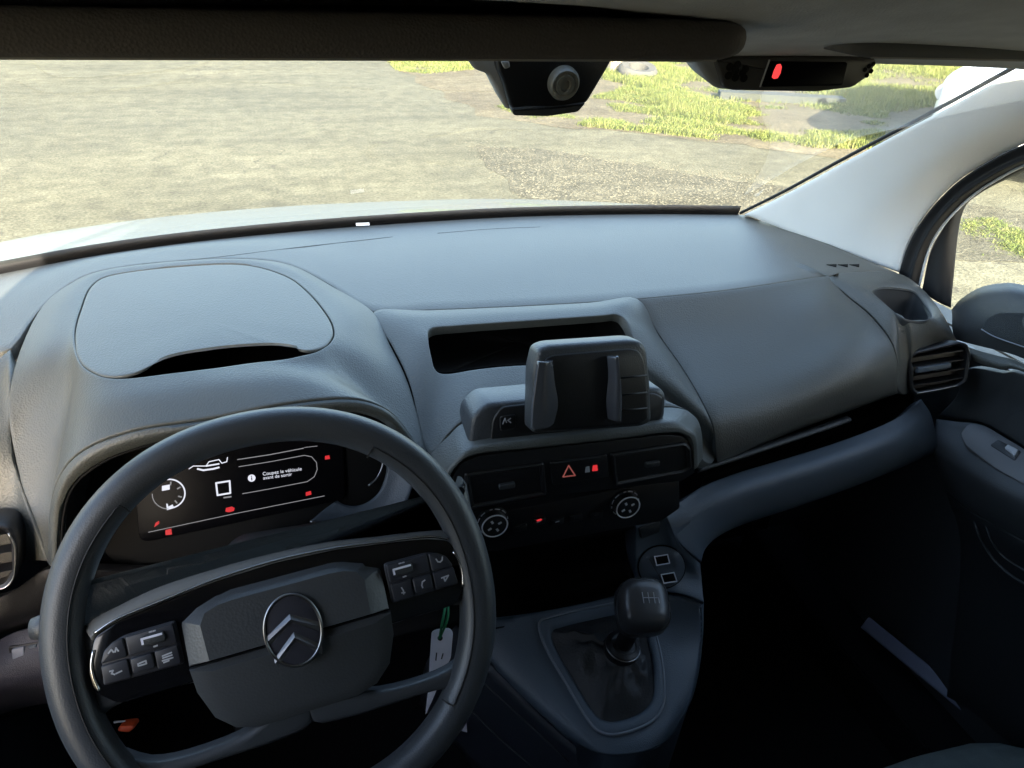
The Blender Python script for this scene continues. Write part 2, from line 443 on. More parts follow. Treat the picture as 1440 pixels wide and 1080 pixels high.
# ================================================================== DASHBOARD
dash = thing('dashboard', 'grey moulded van dashboard with glowing driver display, vents and open trays', 'dashboard', (0, .4, .9))
Z0 = 1.205
# 1 - the long top pad in front of everything
back = [(-110, 540, 'z', 1.20), (-30, 500, 'z', 1.20), (15, 490, 'z', 1.203), (52, 440, 'z', 1.207), (98, 399, 'z', 1.21), (150, 379, 'z', 1.212), (250, 367, 'z', 1.213), (345, 364, 'z', 1.213), (410, 373, 'z', 1.212),
        (470, 404, 'z', 1.208), (525, 438, 'z', Z0), (600, 436, 'z', Z0), (720, 431, 'z', Z0), (830, 425, 'z', Z0), (897, 420, 'z', Z0), (1020, 408, 'z', Z0), (1150, 389, 'z', Z0), (1167, 388, 'z', Z0), (1216, 381, 'z', 1.204), (1264, 384, 'z', 1.203)]
bk = PTS(back)
fs = spline(front, 12)
def front_at(x):
    best = min(fs, key=lambda p: abs(p.x - x)); return best.copy()
fx = [-.86, -.80, -.76, -.71, -.66, -.60, -.51, -.42, -.35, -.27, -.20, -.13, -.02, .10, .17, .30, .44, .475, .535, .60]
ft = []
for x in fx:
    if x < front[0].x: ft.append(front[0] + V((x - front[0].x, -.05, 0)))
    else:
        i = max(k for k in range(len(fs)) if fs[k].x <= x + 1e-6); a = fs[i]; b = fs[min(i + 1, len(fs) - 1)]
        t = (x - a.x) / (b.x - a.x) if b.x > a.x else 0
        ft.append(a.lerp(b, max(0, min(1, t))))
ft[-1] = front[-1].copy()
md = [(a + b) / 2 + V((0, 0, .006)) for a, b in zip(ft, bk)]
top_pad = panel('top_pad', loft([ft, md, bk], 3, 7), PAD, dash, skirt=.015)
tb = bvh_of(top_pad)
# demister slots in the pad
for pts in ([(552, 333), (480, 341), (400, 350), (300, 362), (200, 371)], [(615, 328), (690, 322), (760, 319)]):
    pp = [hit(tb, *p)[0] for p in pts]; pp = spline(pp, 6)
    sheet('demister_slot', [[p + V((0, .0014, .0004)) for p in pp], [p + V((0, -.0014, .0004)) for p in pp]], DARK, dash, thick=.0012)
# little saw-tooth speaker slots near the right pillar
for k in range(3):
    p = hit(tb, 1172 + k * 16, 374)[0]; f = Frame(p, (1, -.08, 0), (0, 0, 1))
    slab('corner_slot', f, [(-.010, .006), (.010, .006), (.001, -.007)], -.002, .0012, HOLE, dash, bev=.0003)

# 2 - binnacle cover, a ring round the storage lid
pair = [((113, 435, 'z', 1.224), bk[3]), ((128, 402, 'z', 1.222), bk[4]), ((160, 386, 'z', 1.221), bk[5]), ((250, 375, 'z', 1.221), bk[6]), ((340, 372, 'z', 1.221), bk[7]),
        ((400, 387, 'z', 1.221), bk[8]), ((435, 412, 'z', 1.223), bk[9]), ((462, 445, 'z', 1.226), bk[10]),
        ((470, 466, 'z', 1.228), (550, 486, 'y', .425)), ((465, 480, 'z', 1.229), (576, 542, 'y', .345)), ((454, 489, 'z', 1.230), (602, 640, 'y', .255)),
        ((441, 495, 'z', 1.231), (589, 628, 'y', .25)), ((420, 500, 'z', 1.232), (569, 598, 'y', .25)), ((395, 505, 'z', 1.232), (541, 572, 'y', .25)),
        ((350, 510, 'z', 1.233), (490, 559, 'y', .25)), ((300, 517, 'z', 1.233), (400, 567, 'y', .25)), ((240, 524, 'z', 1.233), (300, 587, 'y', .25)), ((180, 531, 'z', 1.232), (185, 605, 'y', .25)),
        ((145, 529, 'z', 1.231), (105, 640, 'y', .255)), ((118, 516, 'z', 1.229), (72, 700, 'y', .262)), ((107, 500, 'z', 1.228), (66, 790, 'y', .27)), ((104, 484, 'z', 1.227), (22, 650, 'y', .35)), ((105, 462, 'z', 1.226), (14, 540, 'y', .42))]
inn = [PT(a) for a, b in pair]; out = [PT(b) for a, b in pair]
mid = []
for k, (a, b) in enumerate(zip(inn, out)):
    lift = .004; w = .52
    mid.append(a * w + b * (1 - w) + V((0, -.3 * lift, lift)))
binn = panel('binnacle_cover', loft([inn, mid, out], 5, 9, True), DASH, dash, closed=True, skirt=.014)
# storage lid with its crescent finger slot
arcpx = {11: (434, 493), 12: (413, 489), 13: (388, 486), 14: (348, 487), 15: (298, 492), 16: (238, 503), 17: (186, 526)}
lid = [p.copy() for p in inn]
for k, (x, y) in arcpx.items(): lid[k] = G(x, y, 'z', inn[k].z + .0005)
lc = sum(lid, V((0, 0, 0))) / len(lid)
lid = [p.lerp(lc, .004) for p in lid]
rings_ = [[lc.lerp(p.lerp(q, g_), f) + V((0, 0, .006 * (1 - f * f))) for p, q in zip(lid, inn)] for f, g_ in ((1, 0), (.85, .35), (.6, .7), (.3, .9), (0, 1))]
panel('storage_lid', loft(rings_, 5, 4, True), PAD, binn, closed=True, sides='t', skirt=.0015, rnd=.0016)
wc = V((lc.x, lc.y, 1.205)); verts_ = [V((p.x, p.y, p.z - .004)).lerp(wc, .01) for p in spline(inn, 3, True)]; n_ = len(verts_)
obj('finger_slot', verts_ + [V((p.x, p.y, 1.170)) for p in verts_], [(i, (i + 1) % n_, (i + 1) % n_ + n_, i + n_) for i in range(n_)] + [tuple(range(n_, 2 * n_))], HOLE, binn)

# 3 - instrument binnacle: lip, dark bowl, glass, lit display
lipo = [out[k] + V((0, -.001, -.001)) for k in range(11, 21)]
cxp, cyp = 330, 705
def shrink(pp, f, ax, v):
    return [G(cxp + (x - cxp) * f, cyp + (y - cyp) * f, ax, v) for x, y in pp]
lip_px = [(589, 628), (569, 598), (541, 572), (490, 559), (400, 567), (300, 587), (185, 605), (105, 640), (72, 700), (66, 790)]
lip2_px = [(577, 640), (556, 612), (530, 590), (485, 580), (400, 588), (305, 606), (200, 628), (130, 658), (92, 705), (82, 800)]
l2 = [G(x, y, 'y', .252) for x, y in lip2_px]
l1 = [(a + b) / 2 + V((0, -.006, .003)) for a, b in zip(lipo, l2)]
panel('binnacle_lip', loft([lipo, l1, l2], 5, 4), DASH, dash, skirt=.006, gap=.0004)
l3 = [p + V((0, .05, -.004)) for p in l2]; l4 = [V((p.x * .94 - .37 * .06, .345, p.z * .9 + 1.14 * .1)) for p in l2]
cavity = sheet('binnacle_bowl', loft([l2, l3, l4], 5, 4), HOLE, dash, thick=.002)
fcl = Frame(G(335, 692, 'y', .325), (1, 0, 0), (0, -.92, .39))
clus = slab('instrument_panel', fcl, rnd2(pix(fcl, [(150, 800), (110, 650), (300, 590), (520, 575), (580, 640), (570, 760)]), .03), -.012, -.004, HOLE, dash, bev=.002)
scr_o = rnd2(pix(fcl, [(196, 764), (186, 640), (300, 600), (480, 585), (486, 702)]), .014, 6)
slab('display', fcl, scr_o, -.003, .001, SCREEN, clus, bev=.0008)
# right-hand end of the bowl and its pale rim line
rim_px = [(436, 733), (462, 741), (500, 744), (532, 742), (560, 724), (578, 690), (584, 655)]
in_px = [(474, 704), (486, 710), (503, 711), (520, 704), (534, 690), (542, 668), (544, 645)]
tube('bowl_rim', spline([fcl.p(*fcl.loc(x, y, .020), .020) for x, y in rim_px[:5]], 6), .0014, DCHROME, clus, 8)
bw = [fcl.p(*fcl.loc(x, y, .019), .019) for x, y in rim_px]; bw2 = [fcl.p(*fcl.loc(x, y, .0), .0) for x, y in in_px]
sheet('bowl_end', loft([bw, [(p + q) / 2 - fcl.n * .004 for p, q in zip(bw, bw2)], bw2], 6, 4), BLUE, clus, thick=.001)
tube('bowl_accent', spline([fcl.p(*fcl.loc(x, y, .006), .006) for x, y in [(518, 683), (530, 672), (537, 657), (540, 642)]], 5), .0011, DCHROME, clus, 6)
H = .0016
def S(pts, w, closed=False): return stroke(pix(fcl, pts), w * .78, closed)
flat('display_line', fcl, S([(209, 748), (330, 722), (456, 697)], .0010), H, LITD, clus)
flat('display_line', fcl, S([(334, 646), (380, 639), (427, 630)], .0013), H, LITD, clus)
flat('display_line', fcl, S([(428, 629), (446, 627)], .0009), H, LITD, clus)
flat('message_frame', fcl, S([(336, 656), (380, 649), (428, 640), (438, 642), (445, 650), (446, 660), (442, 670), (432, 677), (380, 687), (341, 694)], .0011), H, LITD, clus)
ci = fcl.loc(354, 672); 
flat('info_symbol', fcl, [arc(ci[0], ci[1], .0045, .0045, 0, 360, 20)[:-1]], H, LITW, clus)
flat('info_letter', fcl, [[(ci[0] - .0006, ci[1] - .0028), (ci[0] + .0006, ci[1] - .0028), (ci[0] + .0006, ci[1] + .0010), (ci[0] - .0006, ci[1] + .0010)], [(ci[0] - .0006, ci[1] + .0018), (ci[0] + .0006, ci[1] + .0018), (ci[0] + .0006, ci[1] + .003), (ci[0] - .0006, ci[1] + .003)]], H + .0005, SCREEN, clus)
ta = fcl.loc(369.5, 668.5); tb_ = fcl.loc(424, 657)
tsz = (V(tb_) - V(ta)).length / 8.6
text('display_text', 'Coupez le véhicule', fcl, ta[0], ta[1], H, tsz * 1.12, LITW, clus)
text('display_text', 'avant de sortir', fcl, ta[0], ta[1] - tsz * .92, H, tsz * 1.06, LITW, clus)
g0 = fcl.loc(238, 694)
rx = abs(fcl.loc(260, 690)[0] - g0[0])
flat('gauge_ring', fcl, stroke(arc(g0[0], g0[1], rx, rx, 112, -95, 26), .0016), H, LITW, clus)
flat('gauge_ring', fcl, stroke(arc(g0[0], g0[1], rx * 1.05, rx * 1.05, 172, 262, 12), .0010), H, LITD, clus)
for a_ in (75, 25, -25, -60):
    c_, s_ = math.cos(rad(a_)), math.sin(rad(a_))
    flat('gauge_tick', fcl, stroke([(g0[0] + rx * .62 * c_, g0[1] + rx * .62 * s_), (g0[0] + rx * .82 * c_, g0[1] + rx * .82 * s_)], .0016), H, LITD, clus)
flat('gauge_readout', fcl, [[fcl.loc(x, y) for x, y in [(228, 690), (228, 683), (239, 681), (239, 688)]]], H, LITW, clus)
flat('fuel_symbol', fcl, [[fcl.loc(x, y) for x, y in [(235, 717), (234, 708), (236, 708), (237, 712), (243, 709), (245, 714)]]], H, LITW, clus)
flat('speed_box', fcl, S([(304, 679), (323, 676), (324, 693), (306, 696)], .0026, True), H, LITW, clus)
flat('speed_unit', fcl, S([(315, 699.5), (325, 698)], .0022), H, LITD, clus)
flat('car_symbol', fcl, S([(266, 659), (272, 655), (290, 655), (294, 649), (308, 646), (312, 651), (319, 649), (320, 643)], .0014) + S([(278, 659), (286, 661), (300, 659), (308, 657)], .0026) + S([(290, 655), (308, 652)], .0022), H, LITW, clus)
for pts in ([(217, 741), (219, 735), (224, 732), (224, 736)], [(233, 752), (233, 745), (241, 743), (242, 751)], [(317, 719), (318, 714), (326, 712), (330, 714), (329, 718), (322, 720)], [(430, 697), (430, 692), (437, 690), (438, 695)], [(457, 646), (457, 641), (463, 640), (464, 645)]):
    flat('warning_lamp', fcl, [pix(fcl, pts)], H, LITR, clus)

# 4 - centre fascia: a ring round the open tray
cpair = [((607, 463, 'z', 1.205), bk[10]), ((640, 459, 'z', 1.205), bk[11]), ((740, 452, 'z', 1.205), bk[12]), ((840, 445, 'z', 1.205), bk[13]), ((866, 443, 'z', 1.205), bk[14]),
         ((880, 451, 'z', 1.200), (926, 470, 'y', .43)), ((888, 470, 'y', .395), (961, 520, 'y', .37)), ((895, 492, 'y', .375), (990, 570, 'y', .31)), ((898, 508, 'y', .36), (1003, 605, 'y', .287)),
         ((894, 516, 'y', .355), (1005, 648, 'y', .285)), ((880, 518, 'y', .355), (989, 646, 'y', .252)), ((860, 517, 'y', .355), (987, 606, 'y', .252)), ((830, 515, 'y', .355), (976, 584, 'y', .26)),
         ((800, 514, 'y', .355), (945, 572, 'y', .27)), ((760, 513, 'y', .355), (850, 578, 'y', .27)), ((720, 514, 'y', .355), (740, 586, 'y', .27)), ((670, 519, 'y', .355), (660, 590, 'y', .27)),
         ((630, 525, 'y', .358), (628, 613, 'y', .262)), ((613, 520, 'y', .362), out[10]), ((607, 502, 'y', .38), out[9]), ((603, 478, 'z', 1.202), out[8])]
ci_ = [PT(a) for a, b in cpair]; co_ = [PT(b) for a, b in cpair]
cn_ = [a * .9 + b * .1 + V((0, 0, .0015)) for a, b in zip(ci_, co_)]
cm_ = [a * .45 + b * .55 + V((0, -.002, .003)) for a, b in zip(ci_, co_)]
fascia = panel('centre_fascia', loft([ci_, cn_, cm_, co_], 5, 5, True), DASH, dash, closed=True, skirt=.012, rnd=.0015)
# the tray behind it
tl = [p + V((0, .01, -.003)) for p in ci_]
tr2 = [V((p.x, p.y + .11 * (1 if k < 6 or k > 18 else .35) + .02, min(p.z - .012, 1.19) - (.028 if 6 <= k <= 19 else .010))) for k, p in enumerate(tl)]
tcen = sum(tr2, V((0, 0, 0))) / len(tr2) + V((0, .03, -.012))
tray_g = loft([tl, tr2, [p.lerp(tcen, .5) for p in tr2], [p.lerp(tcen, .98) for p in tr2]], 4, 3, True)
sheet('open_tray', tray_g, HOLE, fascia, closed=True, thick=.001)

# 5 - passenger airbag panel
gl_rows = [[bk[14], bk[15], bk[16], bk[17]],
           PTS([co_[5], (1055, 455, 'y', .43), (1150, 424, 'y', .435), (1187, 412, 'y', .455)]),
           PTS([co_[6], (1080, 500, 'y', .375), (1184, 458, 'y', .385), (1223, 442, 'y', .405)]),
           PTS([co_[7], (1095, 545, 'y', .322), (1204, 496, 'y', .335), (1251, 476, 'y', .36)]),
           PTS([co_[8], (1100, 580, 'y', .300), (1213, 533, 'y', .312), (1263, 510, 'y', .338)]),
           PTS([(1007, 648, 'y', .285), (1100, 608, 'y', .303), (1212, 566, 'y', .322), (1263, 548, 'y', .335)]),
           PTS([(1012, 652, 'y', .32), (1103, 612, 'y', .335), (1214, 571, 'y', .35), (1264, 553, 'y', .36)])]
panel('airbag_panel', loft(gl_rows, 8, 6), DASH, dash, skirt=.014)

# 6 - right end cap with cup holder and its vent
epair = [((1229, 411, 'z', 1.196), bk[17]), ((1240, 406, 'z', 1.196), bk[18]), ((1265, 407, 'z', 1.192), bk[19]), ((1286, 412, 'z', 1.187), (1293, 402, 'x', .695)), ((1299, 427, 'z', 1.181), (1321, 434, 'x', .705)), ((1308, 441, 'z', 1.176), (1341, 470, 'x', .705)),
         ((1306, 448, 'z', 1.174), (1344, 483, 'x', .70)), ((1294, 451, 'z', 1.174), (1312, 489, 'y', .365)), ((1280, 450, 'z', 1.177), (1284, 500, 'y', .352)), ((1270, 447, 'z', 1.180), (1278, 552, 'y', .345)), ((1262, 442, 'z', 1.183), gl_rows[5][3]), ((1257, 438, 'z', 1.185), gl_rows[4][3]),
         ((1250, 432, 'z', 1.188), gl_rows[3][3]), ((1240, 423, 'z', 1.192), gl_rows[2][3]), ((1232, 416, 'z', 1.195), gl_rows[1][3])]
ei = [PT(a) for a, b in epair]; eo = [PT(b) for a, b in epair]
en = [a * .85 + b * .15 + V((0, 0, .003)) for a, b in zip(ei, eo)]; em = [a * .5 + b * .5 + V((0, -.002, .003)) for a, b in zip(ei, eo)]
cap = panel('end_cap', loft([ei, en, em, eo], 5, 5, True), DASH, dash, closed=True, skirt=.004, rnd=.002)
ew = [p + V((0, .0, -.010)) for p in ei]; ec = sum(ei, V((0, 0, 0))) / len(ei)
e2 = [V((p.x, p.y, 0)).lerp(V((ec.x, ec.y, 0)), .18) + V((0, 0, p.z - .075)) for p in ei]; e3 = [p.lerp(V((ec.x, ec.y, ec.z - .08)), .97) for p in e2]
sheet('cup_well', loft([ei, ew, e2, e3], 5, 4, True), DARK, cap, closed=True, thick=.001)

def vent(name, fr, o, m, parent, nsl=4, depth=.02, tabpx=None, slat_tilt=.004):
    v = slab(name, fr, o, -.05, .0, m, parent, bev=.003, hole=[(.006, -.002), (.007, -depth)])
    xs = [a for a, b in o]; ys = [b for a, b in o]; cx_, cy_ = (max(xs) + min(xs)) / 2, (max(ys) + min(ys)) / 2
    w, h = (max(xs) - min(xs)) * .40, (max(ys) - min(ys)) - .018
    for k in range(nsl):
        b = min(ys) + .009 + h * (k + .5) / nsl
        # follow the outline's slant
        a0, a1 = cx_ - w, cx_ + w
        lo_ = min(o, key=lambda p: p[0])[1]; hi_ = max(o, key=lambda p: p[0])[1]
        verts = []
        for hh, db in ((-.004, 0), (-.018, slat_tilt)):
            for aa in (a0, a1):
                for s_ in (-.0008, .0008): verts.append(fr.p(aa, b + db + s_, hh))
        obj('slat', verts, [(0, 1, 3, 2), (4, 5, 7, 6), (0, 1, 5, 4), (2, 3, 7, 6), (0, 2, 6, 4), (1, 3, 7, 5)], m, v, smooth=False)
    slab('vent_tab', fr, rnd2([(cx_ - .010, cy_ - .0035), (cx_ + .010, cy_ - .0035), (cx_ + .010, cy_ + .0035), (cx_ - .010, cy_ + .0035)], .002), -.012, .001, DARK, v, bev=.001)
    return v
fev = Frame(G(1320, 520, 'y', .335), (.96, .25, .0), (-.24, -.90, .30))
ev_o = rnd2(pix(fev, [(1277, 503), (1287, 494), (1348, 480), (1362, 484), (1367, 497), (1361, 537), (1348, 546), (1290, 557), (1281, 549)]), .006, 3)
ve = vent('side_vent', fev, ev_o, BLACK, dash, 4)
slab('vent_grip', fev, rnd2(pix(fev, [(1289, 525), (1291, 517), (1337, 510), (1337, 517)]), .002), -.006, .002, BLUE, ve, bev=.001)
tube('vent_accent', spline([fev.p(*fev.loc(x, y, .0005), .0005) for x, y in [(1290, 553), (1320, 548), (1347, 542)]], 5), .0012, DCHROME, ve, 6)

# 7 - left end: valley, side panel and vent
lv_r = [bk[2], out[22], out[21], out[20]]
lv_m = PTS([(-20, 515, 'y', .46), (-5, 590, 'y', .385), (0, 660, 'y', .345), (25, 790, 'y', .30)])
lv_l = PTS([(-110, 560, 'z', 1.19), (-110, 640, 'y', .33), (-110, 720, 'y', .32), (-110, 800, 'y', .30)])
panel('left_end_panel', loft([lv_l, lv_m, lv_r], 6, 6), DASH, dash, skirt=.012)
flv = Frame(G(-10, 785, 'y', .26), (1, 0, 0), (.10, -.95, .28))
lvo = rnd2(pix(flv, [(-90, 745), (0, 737), (16, 742), (25, 765), (26, 805), (14, 826), (0, 832), (-90, 845)]), .006, 3)
vl = vent('side_vent', flv, lvo, BLACK, dash, 3)
tube('vent_accent', spline([flv.p(*flv.loc(x, y, .0), .0) for x, y in [(-2, 829), (10, 824), (20, 808), (21, 770), (12, 750)]], 5), .0012, DCHROME, vl, 6)
# lower left: dark shelf, pale knee panel with the headlamp switch, black void beneath
k_rows = [PTS([(-110, 850, 'y', .285), (0, 838, 'y', .285), (66, 800, 'y', .275), (140, 802, 'y', .275), (300, 800, 'y', .29), (600, 752, 'y', .27)]),
          PTS([(-110, 900, 'y', .275), (0, 880, 'y', .275), (60, 862, 'y', .27), (140, 850, 'y', .28), (300, 845, 'y', .30), (640, 800, 'y', .27)]),
          PTS([(-110, 930, 'y', .30), (0, 895, 'y', .30), (60, 875, 'y', .30), (140, 868, 'y', .30), (300, 862, 'y', .31), (660, 825, 'y', .28)])]
panel('lower_shelf', loft(k_rows, 5, 4), BLACK, dash, skirt=.01)
kp = [PTS([(-110, 925, 'y', .29), (-20, 905, 'y', .285), (25, 886, 'y', .28), (80, 876, 'y', .28), (150, 868, 'y', .285)]),
      PTS([(-110, 975, 'y', .255), (-20, 950, 'y', .25), (25, 935, 'y', .25), (80, 926, 'y', .25), (150, 920, 'y', .255)]),
      PTS([(-110, 1010, 'y', .25), (-20, 985, 'y', .245), (25, 970, 'y', .245), (80, 960, 'y', .245), (150, 955, 'y', .25)]),
      PTS([(-110, 1040, 'y', .28), (-20, 1012, 'y', .28), (25, 998, 'y', .28), (80, 988, 'y', .28), (150, 983, 'y', .28)])]
knee = panel('knee_panel', loft(kp, 6, 5), mat('knee_plastic', (.062, .060, .076), .5, bump=.3, var=.05), dash, skirt=.02)
fkn = Frame(G(40, 920, 'y', .262), (1, 0, 0), (0, -.9, .42))
sw = slab('lamp_switch', fkn, rnd2(pix(fkn, [(13, 908), (70, 898), (72, 925), (17, 936)]), .002), -.01, .004, BLACK, dash, bev=.001)
slab('switch_wheel', fkn, rnd2(pix(fkn, [(17, 912), (35, 908), (36, 929), (19, 932)], .005), .002), .002, .008, mat('switch_grey', (.30, .31, .36), .4), sw, bev=.001)
slab('switch_key', fkn, rnd2(pix(fkn, [(40, 908), (52, 905), (53, 924), (42, 927)], .005), .002), .002, .006, BLUE, sw, bev=.001)
lower = [PTS([(-110, 1050, 'y', .33), (0, 1010, 'y', .33), (150, 975, 'y', .33), (400, 930, 'y', .33), (700, 860, 'y', .30)]),
         [V((-.80, .40, .78)), V((-.66, .40, .78)), V((-.52, .40, .78)), V((-.36, .40, .78)), V((-.13, .36, .78))],
         [V((-.80, .62, .62)), V((-.66, .62, .62)), V((-.52, .62, .62)), V((-.36, .62, .62)), V((-.13, .62, .62))]]
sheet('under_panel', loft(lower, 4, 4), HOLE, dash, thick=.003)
frl = Frame(G(178, 1022, 'y', .30), (1, .05, .12), (0, -.8, .6))
slab('release_lever', frl, rnd2(pix(frl, [(166, 1027), (168, 1020), (188, 1018), (190, 1023), (182, 1029)]), .003), -.03, .006, ORANGE, dash, bev=.002)
flat('lever_mark', frl, [pix(frl, [(161, 1016), (161, 1013), (177, 1012), (177, 1014)])], .004, PRINT, dash)

# 8 - centre pod: hood, vents, hazard strip, climate knobs
pS = [co_[18], co_[17], co_[16], co_[15], co_[14], co_[13], co_[12], co_[11], co_[10]]
pA = PTS([(609, 672, 'y', .226), (634, 643, 'y', .226), (664, 622, 'y', .226), (740, 612, 'y', .226), (850, 600, 'y', .226), (938, 589, 'y', .226), (967, 597, 'y', .226), (980, 614, 'y', .226), (983, 655, 'y', .228)])
pB = PTS([(622, 690, 'y', .212), (645, 655, 'y', .212), (672, 641, 'y', .212), (740, 634, 'y', .212), (850, 622, 'y', .212), (936, 612, 'y', .212), (960, 613, 'y', .212), (972, 624, 'y', .212), (974, 664, 'y', .214)])
pA2 = [(a * .5 + b * .5) + V((0, -.004, .003)) for a, b in zip(pA, pB)]
pod = panel('centre_pod', loft([pS, pA, pA2, pB], 5, 5), DASH, dash, skirt=.010, gap=.0015)
fp = Frame(G(810, 670, 'y', .216), (1, 0, 0), (0, -1, .04))
slab('pod_face', fp, rnd2(pix(fp, [(618, 700), (648, 651), (672, 641), (935, 611), (960, 613), (974, 626), (977, 664), (958, 676), (780, 696), (640, 722), (622, 726)]), .004), -.03, .001, BLACK, pod, bev=.001)
for o in ([(652, 664), (764, 648), (768, 694), (660, 714)], [(857, 636), (962, 620), (970, 628), (972, 656), (960, 664), (862, 682)]):
    vent('air_vent', Frame(fp.o + fp.n * .005, fp.x, fp.n), rnd2(pix(fp, o), .004, 3), BLACK, dash, 4)
hz = slab('hazard_strip', fp, rnd2(pix(fp, [(772, 648), (852, 637), (855, 668), (776, 680)]), .003), 0, .004, BLACK, dash, bev=.001)
tri = pix(fp, [(800, 655), (809, 669), (792, 671)], .005)
flat('hazard_sign', fp, stroke(tri, .0016, True), .0046, mat('hazard_print', (.5, .16, .14), .5, emit=(1, .25, .2), estr=.02), hz)
flat('door_lock_sign', fp, [pix(fp, [(823, 665), (824, 657), (829, 656), (830, 664)], .005)], .0046, PRINT, hz)
flat('door_lock_lamp', fp, [pix(fp, [(833, 663), (834, 655), (840, 654), (841, 662)], .005)], .0046, LITR, hz)
flat('strip_line', fp, stroke(pix(fp, [(780, 652), (845, 643)], .005), .0008), .0046, DARK, hz)
fc = Frame(G(790, 725, 'y', .238), (1, 0, 0), (0, -1, .02))
clim = slab('climate_panel', fc, rnd2(pix(fc, [(640, 732), (955, 672), (956, 715), (930, 733), (892, 740), (700, 775), (650, 775)]), .004), -.03, 0, BLACK, dash, bev=.001)
for (x, y) in ((695, 738), (882, 712)):
    a, b = fc.loc(x, y, .01)
    kn = lathe('climate_knob', fc, [(.021, 0), (.021, .003), (.0175, .004), (.0168, .012), (.014, .0135), (.004, .0125)], BLACK, dash, 32, at=(a, b))
    tube('knob_ring', [fc.p(a + .0165 * math.cos(rad(k * 10)), b + .0165 * math.sin(rad(k * 10)), .0128) for k in range(36)], .0010, mat('knob_ring', (.55, .55, .57), .4), kn, 6, True)
    flat('knob_scale', fc, [q for k in range(12) for q in stroke(arc(a, b, .0195, .0195, k * 30 + 4, k * 30 + (22 if k % 3 else 12), 4), .0013)], .0040, mat('knob_print', (.55, .56, .58), .4), kn)
    flat('knob_mark', fc, [q for k in range(4) for q in stroke([(a + .006 * math.cos(k * 1.57 + .5), b + .006 * math.sin(k * 1.57 + .5)), (a + .009 * math.cos(k * 1.57 + .5), b + .009 * math.sin(k * 1.57 + .5))], .003)], .0132, mat('knob_print', (.55, .56, .58), .4), kn)
for x, y, m_ in ((731, 741, DARK), (757, 732, PRINT), (783, 732, PRINT), (809, 727, DARK), (838, 723, DARK)):
    a, b = fc.loc(x, y); k = slab('climate_key', fc, rnd2([(a - .009, b - .005), (a + .009, b - .005), (a + .009, b + .005), (a - .009, b + .005)], .002), 0, .003, BLACK, dash, bev=.0008)
    flat('key_mark', fc, stroke([(a - .003, b), (a + .002, b + .001)], .0012), .0034, m_, k)
flat('key_lamp', fc, [[(q[0], q[1]) for q in pix(fc, [(753, 729), (760, 727), (761, 729), (754, 731)])]], .0038, LITR, clim)
# open pocket under the knobs
pk = [PTS([(648, 770, 'y', .24), (740, 762, 'y', .24), (830, 750, 'y', .24), (892, 738, 'y', .24)]), PTS([(660, 800, 'y', .36), (745, 785, 'y', .38), (830, 772, 'y', .38), (888, 760, 'y', .36)]),
      PTS([(690, 862, 'y', .36), (750, 852, 'y', .38), (830, 835, 'y', .38), (888, 818, 'y', .34)]), PTS([(685, 885, 'z', .80), (760, 870, 'z', .80), (840, 850, 'z', .81), (895, 832, 'z', .825)])]
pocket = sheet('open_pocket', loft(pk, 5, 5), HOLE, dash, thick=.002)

# 9 - glove tray and the slate roll below it
gt = [PTS([(1006, 640, 'y', .33), (1100, 600, 'y', .35), (1210, 560, 'y', .36), (1290, 540, 'y', .37)]), PTS([(1000, 650, 'y', .45), (1100, 612, 'y', .47), (1210, 570, 'y', .47), (1285, 545, 'y', .45)]),
      PTS([(985, 684, 'y', .45), (1100, 645, 'y', .46), (1210, 605, 'y', .46), (1285, 575, 'y', .44)]), PTS([(985, 690, 'y', .30), (1100, 648, 'y', .315), (1200, 617, 'y', .32), (1288, 580, 'y', .34)])]
sheet('glove_tray', loft(gt, 6, 4), HOLE, dash, thick=.002)
lp = spline(PTS([(982, 661, 'y', .288), (1030, 646, 'y', .295), (1090, 626, 'y', .302), (1150, 606, 'y', .31), (1196, 590, 'y', .32)]), 8)
sheet('tray_lip', [[p + V((0, .010, .0015)) for p in lp], [p + V((0, .002, .003)) for p in lp], [p + V((0, -.003, .0)) for p in lp], [p + V((0, .0, -.005)) for p in lp]], DARK, dash, thick=.002)
tU = PTS([(1296, 560, 'y', .36), (1255, 590, 'y', .325), (1180, 620, 'y', .315), (1100, 645, 'y', .31), (1040, 663, 'y', .305), (990, 682, 'y', .295), (960, 702, 'y', .28), (935, 722, 'y', .262)])
tM = PTS([(1312, 588, 'y', .335), (1268, 618, 'y', .295), (1190, 647, 'y', .282), (1105, 675, 'y', .277), (1042, 696, 'y', .272), (996, 716, 'y', .266), (970, 738, 'y', .255), (953, 762, 'y', .243)])
tD = PTS([(1316, 634, 'y', .33), (1272, 655, 'y', .30), (1200, 684, 'y', .29), (1120, 712, 'y', .286), (1050, 735, 'y', .282), (1012, 753, 'y', .272), (992, 772, 'y', .258), (986, 792, 'y', .243)])
tE = [p + V((0, .05, -.035)) for p in tD]
roll = panel('lower_roll', loft([tU, tM, tD, tE], 5, 6), BLUE, dash, skirt=.02)
uk = [[p.copy() for p in tE], [V((p.x, .55, .72)) for p in tE], [V((p.x, .78, .40)) for p in tE]]
sheet('under_panel', loft(uk, 3, 4), HOLE, dash, thick=.003)

